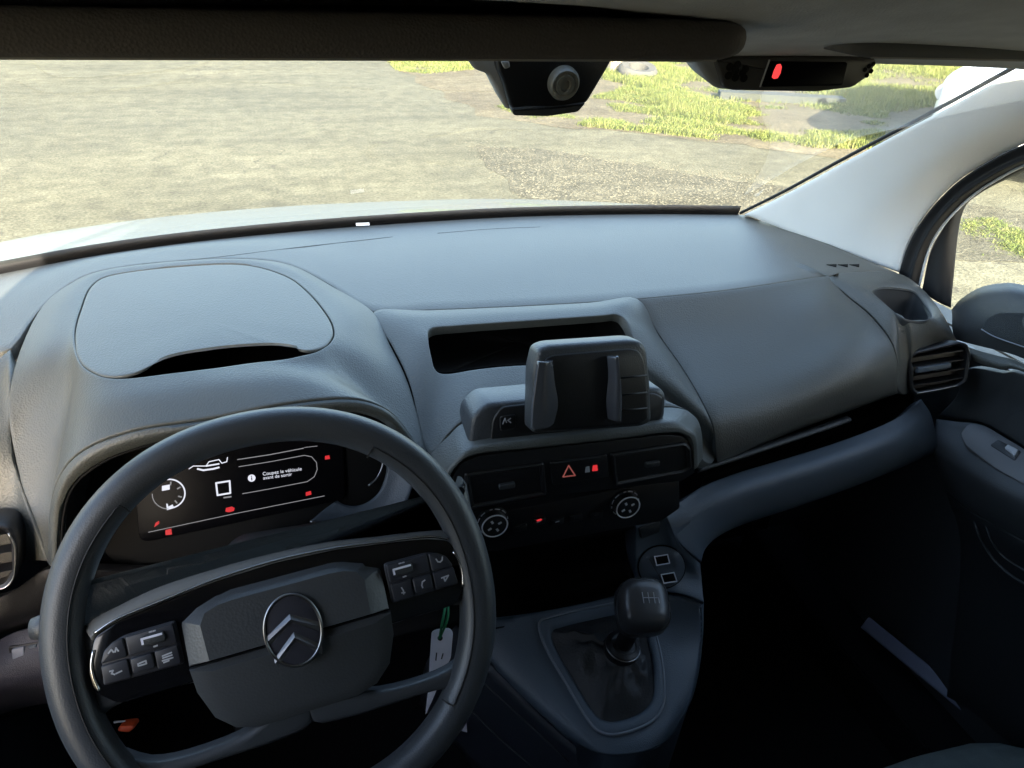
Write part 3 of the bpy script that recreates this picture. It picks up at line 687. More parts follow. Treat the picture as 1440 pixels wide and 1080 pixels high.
# ================================================================== STEERING WHEEL
WT = rad(32); TURN = rad(5.5)
Wc = V((-.37, 0, 1.156)); wN = V((0, -math.cos(WT), math.sin(WT))); wU = V((0, math.sin(WT), math.cos(WT))); wX = V((1, 0, 0))
fw = Frame(Wc, wX * math.cos(TURN) + wU * math.sin(TURN), wN)
wheel = thing('steering_wheel', 'dark grey steering wheel with oval chevron emblem and thumb switches, turned slightly left', 'steering wheel', Wc)
def sup(th, a, b, n=2.14):
    c, s = math.cos(th), math.sin(th)
    return (a * math.copysign(abs(c) ** (2 / n), c), b * math.copysign(abs(s) ** (2 / n), s))
def rim_mesh():
    NU, NV = 120, 20; vs = []; f = []
    for i in range(NU):
        th = 2 * math.pi * i / NU
        x, y = sup(th, .1655, .1635); x2, y2 = sup(th + .01, .1655, .1635); x0, y0 = sup(th - .01, .1655, .1635)
        t = V((x2 - x0, y2 - y0)).normalized(); nn = V((t.y, -t.x))
        lowr = max(0, -math.sin(th)); side = abs(math.cos(th)) ** 3
        ra = .0148 + .0015 * side; rh = .0175
        for k in range(NV):
            a = 2 * math.pi * k / NV
            q = math.copysign(abs(math.cos(a)) ** .9, math.cos(a)); w = math.copysign(abs(math.sin(a)) ** .9, math.sin(a))
            vs.append(fw.p(x + nn.x * q * ra, y + nn.y * q * ra, w * rh))
    for i in range(NU):
        for k in range(NV):
            f.append((i * NV + k, i * NV + (k + 1) % NV, ((i + 1) % NU) * NV + (k + 1) % NV, ((i + 1) % NU) * NV + k))
    return vs, f
vs, f = rim_mesh(); rim = obj('rim', vs, f, LEATH, wheel)
# stitched seam round the inner face of the grips
for a0, a1 in ((128, 222), (-42, 52)):
    pts = []
    for k in range(31):
        th = rad(a0 + (a1 - a0) * k / 30); x, y = sup(th, .1585, .1565); pts.append(fw.p(x, y, .0166))
    # the seam turns inward at both ends
    e0 = pts[0] + (Wc - pts[0]).normalized() * .010 + wN * -.004; e1 = pts[-1] + (Wc - pts[-1]).normalized() * .010 + wN * -.004
    tube('grip_seam', spline([e0] + pts + [e1], 2), .0007, RUBBER, rim, 6)
CX = .0045
HUB = mat('hub_plastic', (.052, .056, .061), .42, bump=.18, bscale=450, var=.05)
def mir(pts): return pts + [(2 * CX - a, b) for a, b in reversed(pts)]
# upper spokes: one broad web from rim to rim, thick and softly edged
sp_top = [(-.168, .074), (-.154, .062), (-.142, .044), (-.118, .034), (-.095, .034), (-.070, .038), (-.045, .042), (CX - .002, .046)]
sp_bot = [(-.160, -.052), (-.150, -.036), (-.132, -.029), (-.100, -.029), (-.06, -.03)]
right_top = [(2 * CX - a, b) for a, b in reversed(sp_top)]; right_bot = [(2 * CX - a, b) for a, b in sp_bot]
outl = sp_top + right_top[1:] + right_bot + list(reversed(sp_bot))
pts3 = spline([V((a, b, 0)) for a, b in outl], 3, True); outl = [(p.x, p.y) for p in pts3]
slab('spoke', fw, outl, -.020, .003, LEATH, wheel, bev=.006, sharp=60)
# lower spokes
for s in (-1, 1):
    q = [(CX + s * a, b) for a, b in [(.0, -.060), (.035, -.074), (.060, -.0825), (.100, -.0845), (.128, -.080), (.150, -.066), (.157, -.084), (.135, -.106), (.110, -.0975), (.062, -.0965), (.030, -.096), (.0, -.090)]]
    q = [(p.x, p.y) for p in spline([V((a, b, 0)) for a, b in q], 3, True)]
    slab('lower_spoke', fw, q, -.016, .002, LEATH, wheel, bev=.005, sharp=60)
# gloss black switch band
gb = [(-.1395, .030), (-.120, .037), (-.085, .042), (-.045, .0475), (CX, .0500)]
gbr = [(2 * CX - a, b) for a, b in reversed(gb[:-1])]
glo = gb + gbr + [(2 * CX + .1485, .005), (2 * CX + .147, -.012), (2 * CX + .132, -.026), (2 * CX + .085, -.026), (-.085, -.026), (-.132, -.026), (-.147, -.012), (-.1485, .005)]
glo = rnd2(glo, .005, 3)
slab('gloss_band', fw, glo, .004, .0112, GLOSS, wheel, bev=.0015)
tube('chrome_line', spline([fw.p(a, b + .0005, .0112) for a, b in [(-.1385, .0320), (-.120, .0385), (-.085, .0435), (-.045, .0490), (CX, .0514)] + [(2 * CX - a, b + .0012) for a, b in reversed(gb[:-1])]], 6), .0011, CHROME, wheel, 8)
for s in (-1, 1):
    tube('chrome_line', spline([fw.p(CX + s * a, b, .0115) for a, b in [(.1455, .020), (.1490, .010), (.1495, .0), (.1475, -.012)]], 5), .0013, CHROME, wheel, 8)
tp = pix(fw, [(126, 900), (141, 884), (170, 866), (232, 840), (310, 813), (370, 795), (434, 778), (480, 768), (528, 761), (580, 757), (622, 762), (640, 772)], .0112)
tq = pix(fw, [(118, 878), (130, 862), (165, 845), (228, 813), (310, 789), (370, 774), (434, 762), (480, 757), (528, 754), (580, 746), (618, 736), (645, 735)], -.016)
panel('spoke_cover', loft([[fw.p(a, b, .0112) for a, b in tp], [fw.p((a + c) / 2, (b + d) / 2 + .0025, .003) for (a, b), (c, d) in zip(tp, tq)], [fw.p(a, b, -.016) for a, b in tq]], 4, 5), mat('spoke_grey', (.15, .155, .155), .42, bump=.18, bscale=450), wheel, skirt=.006, gap=.0003)
# switch pads with five keys each
def spad(s):
    def M(pp): return [(CX + s * (a - CX) if s > 0 else a, b) for a, b in pp]
    base = [(-.1395, -.0085), (-.1365, .012), (-.130, .021), (-.118, .0255), (-.0795, .0262), (-.0795, -.0090)]
    if s > 0: base = [(2 * CX - a, b) for a, b in base]
    pad = slab('switch_pad', fw, rnd2(base, .003, 3), .009, .0132, mat('switch_plastic', (.024, .026, .034), .45), wheel, bev=.0012)
    keys = [[(-.1375, .0088), (-.1335, .0180), (-.1265, .0228), (-.1185, .0242), (-.1185, .0088)],
            [(-.1170, .0088), (-.1170, .0244), (-.0815, .0248), (-.0815, .0088)],
            [(-.1380, -.0075), (-.1377, .0074), (-.1185, .0074), (-.1185, -.0075)],
            [(-.1165, -.0050), (-.1165, .0070), (-.1005, .0070), (-.1005, -.0050)],
            [(-.0990, -.0078), (-.0990, .0074), (-.0815, .0074), (-.0815, -.0078)]]
    for k, q in enumerate(keys):
        if s > 0: q = [(2 * CX - a, b) for a, b in q]
        ky = slab('key', fw, rnd2(q, .0018, 3), .012, .0152 + (.0012 if k == 3 else 0), mat('switch_plastic', (.024, .026, .034), .45), pad, bev=.0009)
        cx_ = sum(a for a, b in q) / len(q); cy_ = sum(b for a, b in q) / len(q); h = .0157 + (.0012 if k == 3 else 0)
        if k == 1:
            w = .0088
            cx2 = cx_ + (.002 if s < 0 else -.005)
            sv = slab('roller', fw, rnd2([(cx2 - w, cy_ - .0035), (cx2 + w, cy_ - .0035), (cx2 + w, cy_ + .0045), (cx2 - w, cy_ + .0045)], .002, 3), .014, .0178, DARK, pad, bev=.001)
            flat('roller_edge', fw, stroke([(cx2 - w + .001, cy_ - .001), (cx2 - w + .001, cy_ + .003), (cx2 + w - .002, cy_ + .003)], .0017), .0182, mat('key_print_bright', (.75, .75, .85), .4), pad)
            flat('key_mark', fw, stroke([(cx2 - .002, cy_ + .0063), (cx2 + .0, cy_ + .0063)], .0011) + stroke([(cx2 + .001, cy_ + .0063), (cx2 + .0025, cy_ + .0063)], .0011) + stroke([(cx2 - .001, cy_ - .0057), (cx2 + .0016, cy_ - .0055)], .0012), h, PRINT, pad)
        else:
            seqs = {0: [[(-.0035, -.001), (-.001, .0012), (.0002, -.0012)], [(.0012, -.0014), (.0024, .0016), (.0036, -.0014)]],
                    2: [[(-.004, .0018), (-.0015, .0018), (-.003, -.0002), (-.001, -.0016)], [(.0, -.0012), (.0042, -.0004)]],
                    3: [[(-.003, -.001), (.0028, -.001), (.0028, .0014), (-.003, .0006), (-.003, -.001)]],
                    4: [[(-.0035, .0022), (.0035, .003)], [(-.0035, .0006), (.0035, .001)], [(-.0042, -.0014), (.0038, -.0012)], [(-.0035, -.003), (.0005, -.0026)]]}
            if s > 0: seqs = {0: [[(-.0028, .0018), (-.0018, -.0008), (.0002, -.0016), (.0022, -.0004), (.0030, .0022)]], 2: [[(-.003, .0012), (.0035, .0018), (-.0005, -.0022), (-.001, .001)]],
                              3: [[(.0022, .0026), (-.0002, .0018), (-.0014, -.001), (-.0010, -.0032)]], 4: [[(-.0002, .0028), (.0008, .0), (.0005, -.003)], [(-.0010, -.0016), (.0018, -.002)]]}
            flat('key_mark', fw, [z for l in seqs[k] for z in stroke([(cx_ + a, cy_ + b) for a, b in l], .0011)], h, PRINT, pad)
    return pad
spad(-1); spad(1)
# airbag pad, two shells that meet in a crease
def shell(name, o, hs, inner, hi, m):
    n = len(o); vs = [fw.p(a, b, hs[0]) for a, b in o] + [fw.p(a, b, h) for (a, b), h in zip(inset2(o, .0008), hs[1])] + [fw.p(a, b, h) for (a, b), h in zip(inset2(o, .0022), [x + .0012 for x in hs[1]])] + [fw.p(a, b, h) for (a, b), h in zip(inner, hi)]
    f = []
    for k in range(3):
        for i in range(n): f.append((k * n + i, k * n + (i + 1) % n, (k + 1) * n + (i + 1) % n, (k + 1) * n + i))
    f.append(tuple(range(3 * n, 4 * n)))
    return obj(name, vs, f, m, wheel, sharp=28)
up_o = mir([(-.0765, -.0120), (-.0770, .0235), (-.068, .0345), (-.050, .0430), (-.036, .0470)])
up_h = [.0185, .0105, .0030, -.0020, -.0035]; up_h = up_h + list(reversed(up_h))
up_i = mir([(-.060, -.0100), (-.061, .0190), (-.056, .0275), (-.045, .0310), (-.034, .0320)])
up_ih = [.0235, .0235, .0235, .0240, .0240]; up_ih = up_ih + list(reversed(up_ih))
shell('airbag_cover', up_o, (.004, up_h), up_i, up_ih, HUB)
lo_o = mir([(-.036, -.0790), (-.054, -.0735), (-.068, -.060), (-.0765, -.035), (-.0775, -.0133)])
lo_h = [.004, .005, .006, .010, .0165]; lo_h = lo_h + list(reversed(lo_h))
lo_i = mir([(-.030, -.0690), (-.046, -.0640), (-.055, -.054), (-.060, -.034), (-.060, -.0190)])
lo_ih = [.009, .0095, .0115, .0165, .0215]; lo_ih = lo_ih + list(reversed(lo_ih))
shell('lower_cover', lo_o, (-.010, lo_h), lo_i, lo_ih, HUB)
# emblem: an oval ring and two chevrons
ecx, ecy = .0065, -.0045
emb = lathe('emblem', fw, [(.0225, .018), (.0225, .0245), (.021, .0252), (.003, .0252)], mat('emblem_base', (.035, .035, .045), .3), wheel, 40, 1, 1.30, (ecx, ecy))
tube('emblem_ring', [fw.p(ecx + .0222 * math.cos(2 * math.pi * k / 48), ecy + .0290 * math.sin(2 * math.pi * k / 48), .0255) for k in range(48)], .0013, DCHROME, emb, 8, True)
for ap, hw, drop, th in ((.0135, .0205, -.0125, .0075), (-.0015, .0190, -.0165, .0075)):
    xs = [-hw, 0, hw]
    o = [(ecx - hw, ecy + ap + drop), (ecx, ecy + ap), (ecx + hw, ecy + ap + drop), (ecx + hw * .93, ecy + ap + drop - th), (ecx, ecy + ap - th), (ecx - hw * .93, ecy + ap + drop - th)]
    vs = [fw.p(a, b, .0252) for a, b in o] + [fw.p(ecx - hw, ecy + ap + drop - th * .5, .0262), fw.p(ecx, ecy + ap - th * .5, .0285), fw.p(ecx + hw, ecy + ap + drop - th * .5, .0262)]
    obj('chevron', vs, [(0, 1, 7, 6), (1, 2, 8, 7), (6, 7, 4, 5), (7, 8, 3, 4), (0, 6, 5), (2, 3, 8)], mat('emblem_satin', (.22, .22, .23), .42, 1), emb, smooth=False)

# ================================================================== STEERING COLUMN
col = thing('steering_column', 'dark column shroud behind the steering wheel with two control stalks', 'steering column', Wc - wN * .1)
fcol = Frame(Wc - wN * .16, wX, wN)
slab('shroud', fcol, rnd2([(-.075, -.075), (.075, -.075), (.08, .02), (.055, .045), (-.055, .045), (-.08, .02)], .02), -.12, .12, DARK, col, bev=.012)
cv0 = PTS([(150, 862, 'y', .10), (228, 813, 'y', .105), (310, 790, 'y', .11), (434, 762, 'y', .11), (528, 757, 'y', .105), (600, 768, 'y', .09)])
cv1 = [p + V((0, -.030, .004)) for p in cv0]; cv2 = [p + V((0, -.062, -.012)) for p in cv0]; cvm = [p + V((0, .012, -.02)) for p in cv0]
panel('shroud_top', loft([cvm, cv0, cv1, cv2], 6, 5), mat('shroud_grey', (.15, .155, .15), .45, bump=.4, bscale=450), col, skirt=.01)
for s in (-1, 1):
    e = fcol.p(s * .195, .012, .10) if s < 0 else fcol.p(s * .17, .03, .09)
    b_ = fcol.p(s * .07, .0, .07)
    if s < 0: e = G(45, 884, 'y', .085)
    pth = spline([b_, b_.lerp(e, .5) + V((0, 0, .004)), e], 8); rr = [.007 + .005 * (k / (len(pth) - 1)) for k in range(len(pth))]
    rr[-1] = .009
    st = tube('stalk', pth, .01, DARK, col, 14, rr=rr)
    flat('stalk_mark', Frame(pth[6] + wN * .0105, wX, wN), stroke([(-.006, 0), (.006, .001)], .002), .0006, PRINT, st)

# ================================================================== KEY TAG
kt = thing('key_tag', 'white paper key tag hanging on a green string behind the wheel', 'key tag', G(622, 880, 'y', .10))
ftg = Frame(G(620, 920, 'y', .10), (1, .15, .1), (-.25, -.85, .45))
tg = pix(ftg, [(607, 888), (614, 885), (632, 883), (637, 889), (634, 925), (624, 945), (608, 985), (598, 1006), (603, 960), (604, 930)])
slab('paper', ftg, rnd2(tg, .003), -.0006, .0006, TAGW, kt, bev=.0002)
c_ = ftg.loc(619, 897)
flat('punch_hole', ftg, [arc(c_[0], c_[1], .003, .003, 0, 360, 14)[:-1]], .0009, BLACK, kt)
flat('tag_print', ftg, stroke(pix(ftg, [(613, 928), (614, 918)]), .0015) + stroke(pix(ftg, [(621, 926), (623, 919)]), .0015), .0009, DARK, kt)
for d in (0, 1):
    tube('string', spline(PTS([(618, 898, 'y', .098), (621 + 5 * d, 880, 'y', .095), (624 + 6 * d, 865, 'y', .10), (627 + 3 * d, 850, 'y', .11), (632, 838, 'y', .13)]), 6), .0014, GREEN, kt, 6)
obj('tag_corner', PTS([(649, 1028, 'y', .12), (656, 1017, 'y', .12), (657, 1030, 'y', .12), (650, 1028, 'y', .122), (656, 1018, 'y', .122), (657, 1030, 'y', .122)]), [(0, 1, 2), (3, 4, 5), (0, 1, 4, 3), (1, 2, 5, 4), (0, 2, 5, 3)], TAGW, kt, smooth=False)

# ================================================================== CENTRE CONSOLE
cons = thing('centre_console', 'slate plastic centre console between the seats with sockets and gear gaiter', 'console', (.06, .15, .36))
cr_rows = [PTS([(893, 738, 'y', .262), (905, 733, 'y', .264), (920, 728, 'y', .266), tU[7], tM[7], tD[7]]),
           PTS([(893, 790, 'z', .885), (905, 788, 'z', .885), (920, 787, 'z', .885), (940, 790, 'z', .880), (962, 800, 'z', .868), (988, 818, 'z', .853)]),
           PTS([(895, 828, 'z', .845), (908, 830, 'z', .845), (922, 832, 'z', .845), (944, 834, 'z', .845), (966, 838, 'z', .843), (991, 848, 'z', .838)])]
wing = panel('console_wing', loft(cr_rows, 5, 7), BLUE, cons, skirt=.03)
b_rows = [PTS([(672, 872, 'z', .80), (690, 868, 'z', .806), (760, 858, 'z', .812), (840, 843, 'z', .82), (896, 829, 'z', .838), (922, 833, 'z', .838), (966, 839, 'z', .838), (991, 849, 'z', .832)]),
          PTS([(675, 905, 'z', .775), (692, 903, 'z', .785), (750, 900, 'z', .79), (830, 890, 'z', .79), (880, 885, 'z', .79), (930, 888, 'z', .79), (968, 894, 'z', .79), (991, 900, 'z', .785)]),
          PTS([(690, 935, 'z', .755), (706, 938, 'z', .765), (762, 945, 'z', .77), (830, 945, 'z', .77), (880, 945, 'z', .77), (925, 946, 'z', .77), (962, 946, 'z', .768), (986, 945, 'z', .762)]),
          PTS([(720, 968, 'z', .735), (736, 974, 'z', .748), (785, 990, 'z', .752), (835, 995, 'z', .752), (880, 995, 'z', .752), (920, 994, 'z', .752), (952, 990, 'z', .75), (976, 984, 'z', .742)]),
          PTS([(765, 1010, 'z', .715), (780, 1018, 'z', .73), (815, 1034, 'z', .735), (850, 1040, 'z', .737), (882, 1040, 'z', .737), (912, 1036, 'z', .737), (938, 1028, 'z', .733), (957, 1018, 'z', .722)]),
          PTS([(800, 1042, 'z', .70), (815, 1050, 'z', .712), (838, 1062, 'z', .72), (860, 1067, 'z', .722), (884, 1066, 'z', .722), (906, 1062, 'z', .722), (924, 1054, 'z', .718), (940, 1044, 'z', .705)])]
cbody = panel('console_body', loft(b_rows, 5, 6), BLUE, cons, skirt=.34, rnd=.006, down=V((0, .10, -1)))
cbv = bvh_of(cbody); wbv = bvh_of(wing)
# tunnel flank on the driver's side with two trim lines
fl = [PTS([(640, 880, 'z', .76), (690, 936, 'z', .75), (765, 1012, 'z', .71), (815, 1056, 'z', .69), (880, 1110, 'z', .67)]), PTS([(600, 930, 'z', .66), (650, 985, 'z', .64), (720, 1050, 'z', .61), (780, 1100, 'z', .59), (850, 1160, 'z', .57)]),
      PTS([(590, 990, 'z', .50), (640, 1050, 'z', .48), (690, 1110, 'z', .45), (760, 1170, 'z', .43), (830, 1230, 'z', .41)])]
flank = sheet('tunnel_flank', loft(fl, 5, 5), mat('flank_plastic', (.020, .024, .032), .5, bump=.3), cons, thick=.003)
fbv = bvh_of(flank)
for l in ([(672, 952), (730, 1005), (800, 1070)], [(650, 985), (700, 1035), (750, 1078)]):
    pp = [hit(fbv, *p)[0] for p in l]
    if all(pp): tube('trim_line', spline([p + V((-.001, -.002, .001)) for p in pp], 6), .0012, DARK, cons, 6)
# socket disc and switch blank on the wing
p, n = hit(wbv, 930, 796); n = n if n.z > 0 else -n
fus = Frame(p, (1, .0, 0), n)
disc_o = pix(fus, [(930 + 34 * math.cos(t), 797 + 31 * math.sin(t)) for t in [2 * math.pi * k / 32 for k in range(32)]])
ringpx = [(930 + 33 * math.cos(t), 797 + 30 * math.sin(t)) for t in [2 * math.pi * k / 32 for k in range(32)]]
rh = []
for x_, y_ in ringpx:
    h_, n_ = hit(wbv, x_, y_)
    rh.append(h_ if h_ and abs((h_ - fus.o).dot(fus.n)) < .03 else fus.p(*fus.loc(x_, y_)))
rcn = sum(rh, V((0, 0, 0))) / len(rh)
usb = sheet('socket_plate', [[p + fus.n * .0002 for p in rh], [p.lerp(rcn, .03) + fus.n * .003 for p in rh], [p.lerp(rcn, .5) + fus.n * .0036 for p in rh], [p.lerp(rcn, 1.0) + fus.n * .0038 for p in rh]], BLUE, cons, closed=True)
tube('socket_groove', [p + fus.n * .001 for p in rh], .0013, HOLE, usb, 6, True)
for q in ([(916, 780), (934, 777), (937, 789), (919, 792)], [(925, 805), (943, 802), (947, 814), (929, 817)]):
    o = rnd2(pix(fus, q), .0012); slab('socket', fus, o, 0, .0125, HOLE, usb, bev=.0004)
    flat('socket_frame', fus, stroke(pix(fus, q), .0016, True), .0131, mat('socket_print', (.62, .66, .75), .4), usb)
flat('socket_line', fus, stroke(pix(fus, [(909, 783), (925, 812)]), .0012), .0123, DARK, usb)
p, n = hit(wbv, 906, 746); n = n if n.z > 0 else -n
fsb = Frame(p, (1, 0, 0), n)
slab('switch_blank', fsb, rnd2(pix(fsb, [(897, 742), (926, 730), (932, 744), (901, 757)]), .003), -.004, .003, DARK, cons, bev=.001)
# raised gear surround
go = [(757, 880), (775, 870), (830, 857), (890, 845), (912, 856), (925, 905), (934, 960), (932, 998), (912, 1022), (875, 1036), (848, 1036), (828, 1020), (795, 965), (765, 912)]
gp = [hit(cbv, *q) for q in go]
gpt = [a + V((0, 0, .002)) for a, b in gp]
gs = spline(gpt, 5, True); gcen = sum(gs, V((0, 0, 0))) / len(gs)
def lift0(p, d):
    q, n_, i_, t_ = cbv.ray_cast(p + V((0, 0, .2)), V((0, 0, -1)))
    return V((p.x, p.y, (q.z if q else p.z) + d))
gm = sheet('gear_surround', [[lift0(p, .001) for p in gs], [lift0(p.lerp(gcen, .02), .006) for p in gs], [lift0(p.lerp(gcen, .06), .0075) for p in gs], [lift0(p.lerp(gcen, .14), .007) for p in gs], [lift0(p.lerp(gcen, .19), .005) for p in gs], [lift0(p.lerp(gcen, .20), .001) for p in gs]], BLUE, cons, closed=True)
tube('surround_edge', [lift0(p.lerp(gcen, .012), .0055) for p in gs], .0018, DCHROME if False else mat('edge_satin', (.16, .18, .21), .35), gm, 8, True)

# ================================================================== GEAR LEVER
KC = G(901, 857, 'z', .895); lb = G(876, 908, 'z', .815)
gear = thing('gear_lever', 'black gear lever with rounded knob and shift pattern, cloth gaiter below', 'gear lever', (lb.x, lb.y, .77))
ax = (KC - lb).normalized()
def lift(p, d):
    q, n_, i_, t_ = cbv.ray_cast(p + V((0, 0, .2)), V((0, 0, -1)))
    return V((p.x, p.y, max(p.z, q.z + d))) if q else p
gr = [lift(p.lerp(gcen, .20), .0035) for p in gs]; ng = len(gr)
# gaiter folds: rings from the surround up to the collar
vx = V((1, 0, 0)); vx = (vx - ax * vx.dot(ax)).normalized(); vy = ax.cross(vx)
colr = []
for p in gr:
    d = p - lb; d -= ax * d.dot(ax); d.normalize(); colr.append(lb + d * .022 - ax * .012)
rg = []
for k in range(7):
    t = k / 6; tt = t ** .8
    rg.append([a.lerp(b, tt) + V((0, 0, .004 * math.sin(math.pi * t) + .0045 * math.sin(i * .62 + math.sin(k * 1.3) * 1.2) * math.sin(math.pi * t) + .003 * math.cos(k * 3.14)  * math.sin(math.pi * t))) for i, (a, b) in enumerate(zip(gr, colr))])
rg = [[lift(p, .003) for p in r_] for r_ in rg]
sheet('gaiter', rg, mat('gaiter_skin', (.013, .014, .016), .55, bump=.4, bscale=300, var=.15), gear, closed=True)
fl_ = Frame(lb, vx, ax)
lathe('collar', fl_, [(.024, -.014), (.026, -.006), (.024, .002), (.018, .005), (.017, .004), (.013, .004)], BLACK, gear, 28)
tube('collar_ring', [fl_.p(.0245 * math.cos(2 * math.pi * k / 28), .0245 * math.sin(2 * math.pi * k / 28), -.001) for k in range(28)], .0011, DCHROME, gear, 6, True)
lathe('shaft', fl_, [(.012, 0), (.0125, .03), (.014, (KC - lb).length - .01)], BLACK, gear, 20)
# knob: a soft block, wider at the crown, tilted to the driver
fk = Frame(KC, V((.97, -.10, -.16)), V((.10, -.50, .86)))
NU, NV = 28, 18; vs = []; f = []
for j in range(NV + 1):
    ph = -math.pi / 2 + math.pi * j / NV; cz = math.copysign(abs(math.sin(ph)) ** .62, math.sin(ph)); cr_ = abs(math.cos(ph)) ** .55
    for i in range(NU):
        th = 2 * math.pi * i / NU; c, s = math.cos(th), math.sin(th)
        e = .62; tw = 1 - .22 * max(0, -cz)
        vs.append(fk.p(.0365 * tw * cr_ * math.copysign(abs(c) ** e, c), .0355 * tw * cr_ * math.copysign(abs(s) ** e, s) + .006 * cz, .032 * cz))
for j in range(NV):
    for i in range(NU): f.append((j * NU + i, j * NU + (i + 1) % NU, (j + 1) * NU + (i + 1) % NU, (j + 1) * NU + i))
knob = obj('knob', vs, f, mat('knob_plastic', (.040, .041, .044), .27, var=.05), gear)
ftp = Frame(fk.p(0, .006, .0322), fk.x, fk.n)
flat('shift_pattern', ftp, stroke([(-.010, .007), (-.010, -.007)], .001) + stroke([(-.002, .007), (-.002, -.007)], .001) + stroke([(.006, .007), (.006, -.007)], .001) + stroke([(-.010, 0), (.012, 0)], .001) + stroke([(.012, 0), (.012, -.007)], .001), .0004, mat('pattern_print', (.30, .30, .32), .5), knob)

# ================================================================== PHONE HOLDER
PHC = G(830, 560, 'y', .235)
ph = thing('phone_holder', 'dark phone holder with two clamp jaws standing on the dashboard centre', 'phone holder', (PHC.x, .25, 1.14))
fb = Frame(G(800, 600, 'y', .228), (1, 0, 0), (0, -.985, .17))
base_o = rnd2(pix(fb, [(657, 640), (664, 586), (684, 568), (750, 562), (905, 545), (930, 546), (938, 556), (936, 590), (918, 604), (760, 634), (700, 640)]), .008, 5)
slab('base', fb, base_o, -.055, 0, mat('holder_plastic', (.042, .046, .050), .38, bump=.3, bscale=450), ph, bev=.006)
slab('base_face', fb, rnd2(pix(fb, [(688, 628), (692, 590), (704, 572), (745, 567), (920, 552), (932, 558), (930, 588), (915, 600), (760, 628), (704, 638)]), .006, 4), -.001, .002, GLOSS if False else BLACK, ph, bev=.002)
bt = slab('holder_key', fb, rnd2(pix(fb, [(702, 604), (702, 584), (724, 581), (724, 601)]), .003), .001, .004, BLACK, ph, bev=.001)
flat('key_mark', fb, stroke(pix(fb, [(707, 596), (710, 588), (712, 594)], .004), .0012) + stroke(pix(fb, [(718, 588), (714, 591), (718, 594)], .004), .0012), .0046, PRINT, ph)
fpl = Frame(G(825, 545, 'y', .205), (1, 0, 0), (0, -.97, .24))
plate_o = rnd2(pix(fpl, [(748, 611), (750, 522), (757, 492), (772, 486), (888, 478), (903, 480), (911, 492), (916, 540), (918, 594), (903, 601)]), .008, 5)
bp_ = slab('back_plate', fpl, plate_o, -.028, 0, mat('holder_plastic', (.042, .046, .050), .38, bump=.3, bscale=450), ph, bev=.0055)
slab('plate_face', fpl, rnd2(pix(fpl, [(757, 606), (760, 527), (766, 504), (777, 499), (886, 490), (898, 493), (905, 507), (909, 545), (911, 588), (898, 596)]), .008, 5), -.001, .0025, BLACK, bp_, bev=.0015)
for y in (528, 552, 574):
    tube('plate_rib', [fpl.p(*fpl.loc(a, b, .003), .003) for a, b in [(868, y + 4), (910, y)]], .0012, BLACK, bp_, 6)
JAW = mat('jaw_plastic', (.06, .063, .072), .2)
def jaw(pxo, pxi, hh):
    a = [fpl.p(*fpl.loc(x, y, .004), .004) for x, y in pxi]; b = [fpl.p(*fpl.loc(x, y, hh), hh) for x, y in pxo]
    m_ = [(p + q) / 2 + fpl.n * .006 for p, q in zip(a, b)]
    return panel('clamp_jaw', loft([a, m_, b], 5, 5), JAW, ph, skirt=.0035, rnd=.0012, toward=V((-.2, -.5, 1.6)))
jaw([(757, 508), (752, 545), (748, 580), (748, 606)], [(778, 505), (782, 540), (786, 570), (780, 598)], .018)
jaw([(871, 500), (874, 530), (876, 562), (875, 594)], [(852, 500), (854, 530), (851, 562), (853, 590)], .018)

# ================================================================== PASSENGER DOOR
door = thing('passenger_door', 'dark passenger door with tweeter bulge, window switch and rolled-up glass', 'door', (.76, .1, .45))
d3 = [G(x, y, 'x', .742) for x, y in [(1338, 434), (1341, 400), (1353, 305), (1377, 273), (1440, 242), (1510, 218)]]
d2 = [G(x, y, 'x', .716) for x, y in [(1295, 410), (1308, 352), (1330, 316), (1366, 279), (1447, 230), (1507, 207)]]
dmm = [(a + b) / 2 + V((-.006, -.004, 0)) for a, b in zip(d2, d3)]
panel('window_frame', loft([d2, dmm, d3], 6, 4), RUBBER, door, skirt=.02, toward=V((-.4, -.6, 1.4)))
gl0 = [p + V((.010, 0, 0)) for p in d3]
gverts = [d3[0] + V((.012, .03, -.05)), d3[1] + V((.012, .03, 0)), d3[2] + V((.012, .02, 0)), d3[3] + V((.012, .02, .02)), d3[4] + V((.012, .02, .02)), V((.752, -.5, 1.60)), V((.752, -.5, 1.10))]
gverts += [v + V((.004, 0, 0)) for v in gverts]
obj('window_glass', gverts, [tuple(range(7)), tuple(range(13, 6, -1))] + [(i, (i + 1) % 7, (i + 1) % 7 + 7, i + 7) for i in range(7)], SIDEGL, door, smooth=False)
PXR = 1560
r0 = PTS([(1337, 436, 'x', .748), (1350, 421, 'x', .748), (1375, 405, 'x', .748), (1405, 398, 'x', .748), (1440, 400, 'x', .748), (PXR, 430, 'x', .748)])
r1 = PTS([(1338, 446, 'x', .730), (1352, 432, 'x', .722), (1378, 418, 'x', .716), (1407, 414, 'x', .714), (1440, 418, 'x', .714), (PXR, 455, 'x', .714)])
r2 = PTS([(1338, 462, 'x', .722), (1352, 460, 'x', .708), (1378, 456, 'x', .700), (1407, 458, 'x', .698), (1440, 468, 'x', .698), (PXR, 515, 'x', .698)])
r3 = PTS([(1342, 478, 'x', .724), (1355, 482, 'x', .715), (1378, 488, 'x', .710), (1407, 495, 'x', .710), (1440, 506, 'x', .710), (PXR, 560, 'x', .710)])
def ext(*rws):
    for r_ in rws: r_.append(V((r_[-1].x, -.54, r_[-1].z - .01)))
ext(r0, r1, r2, r3)
dtop = panel('door_capping', loft([r0, r1, r2, r3], 6, 6), DARK, door, skirt=.01, toward=V((-.4, -.4, 1.5)))
fsp = Frame(G(1420, 455, 'x', .6975), (0, -1, 0), (-.95, -.1, .3))
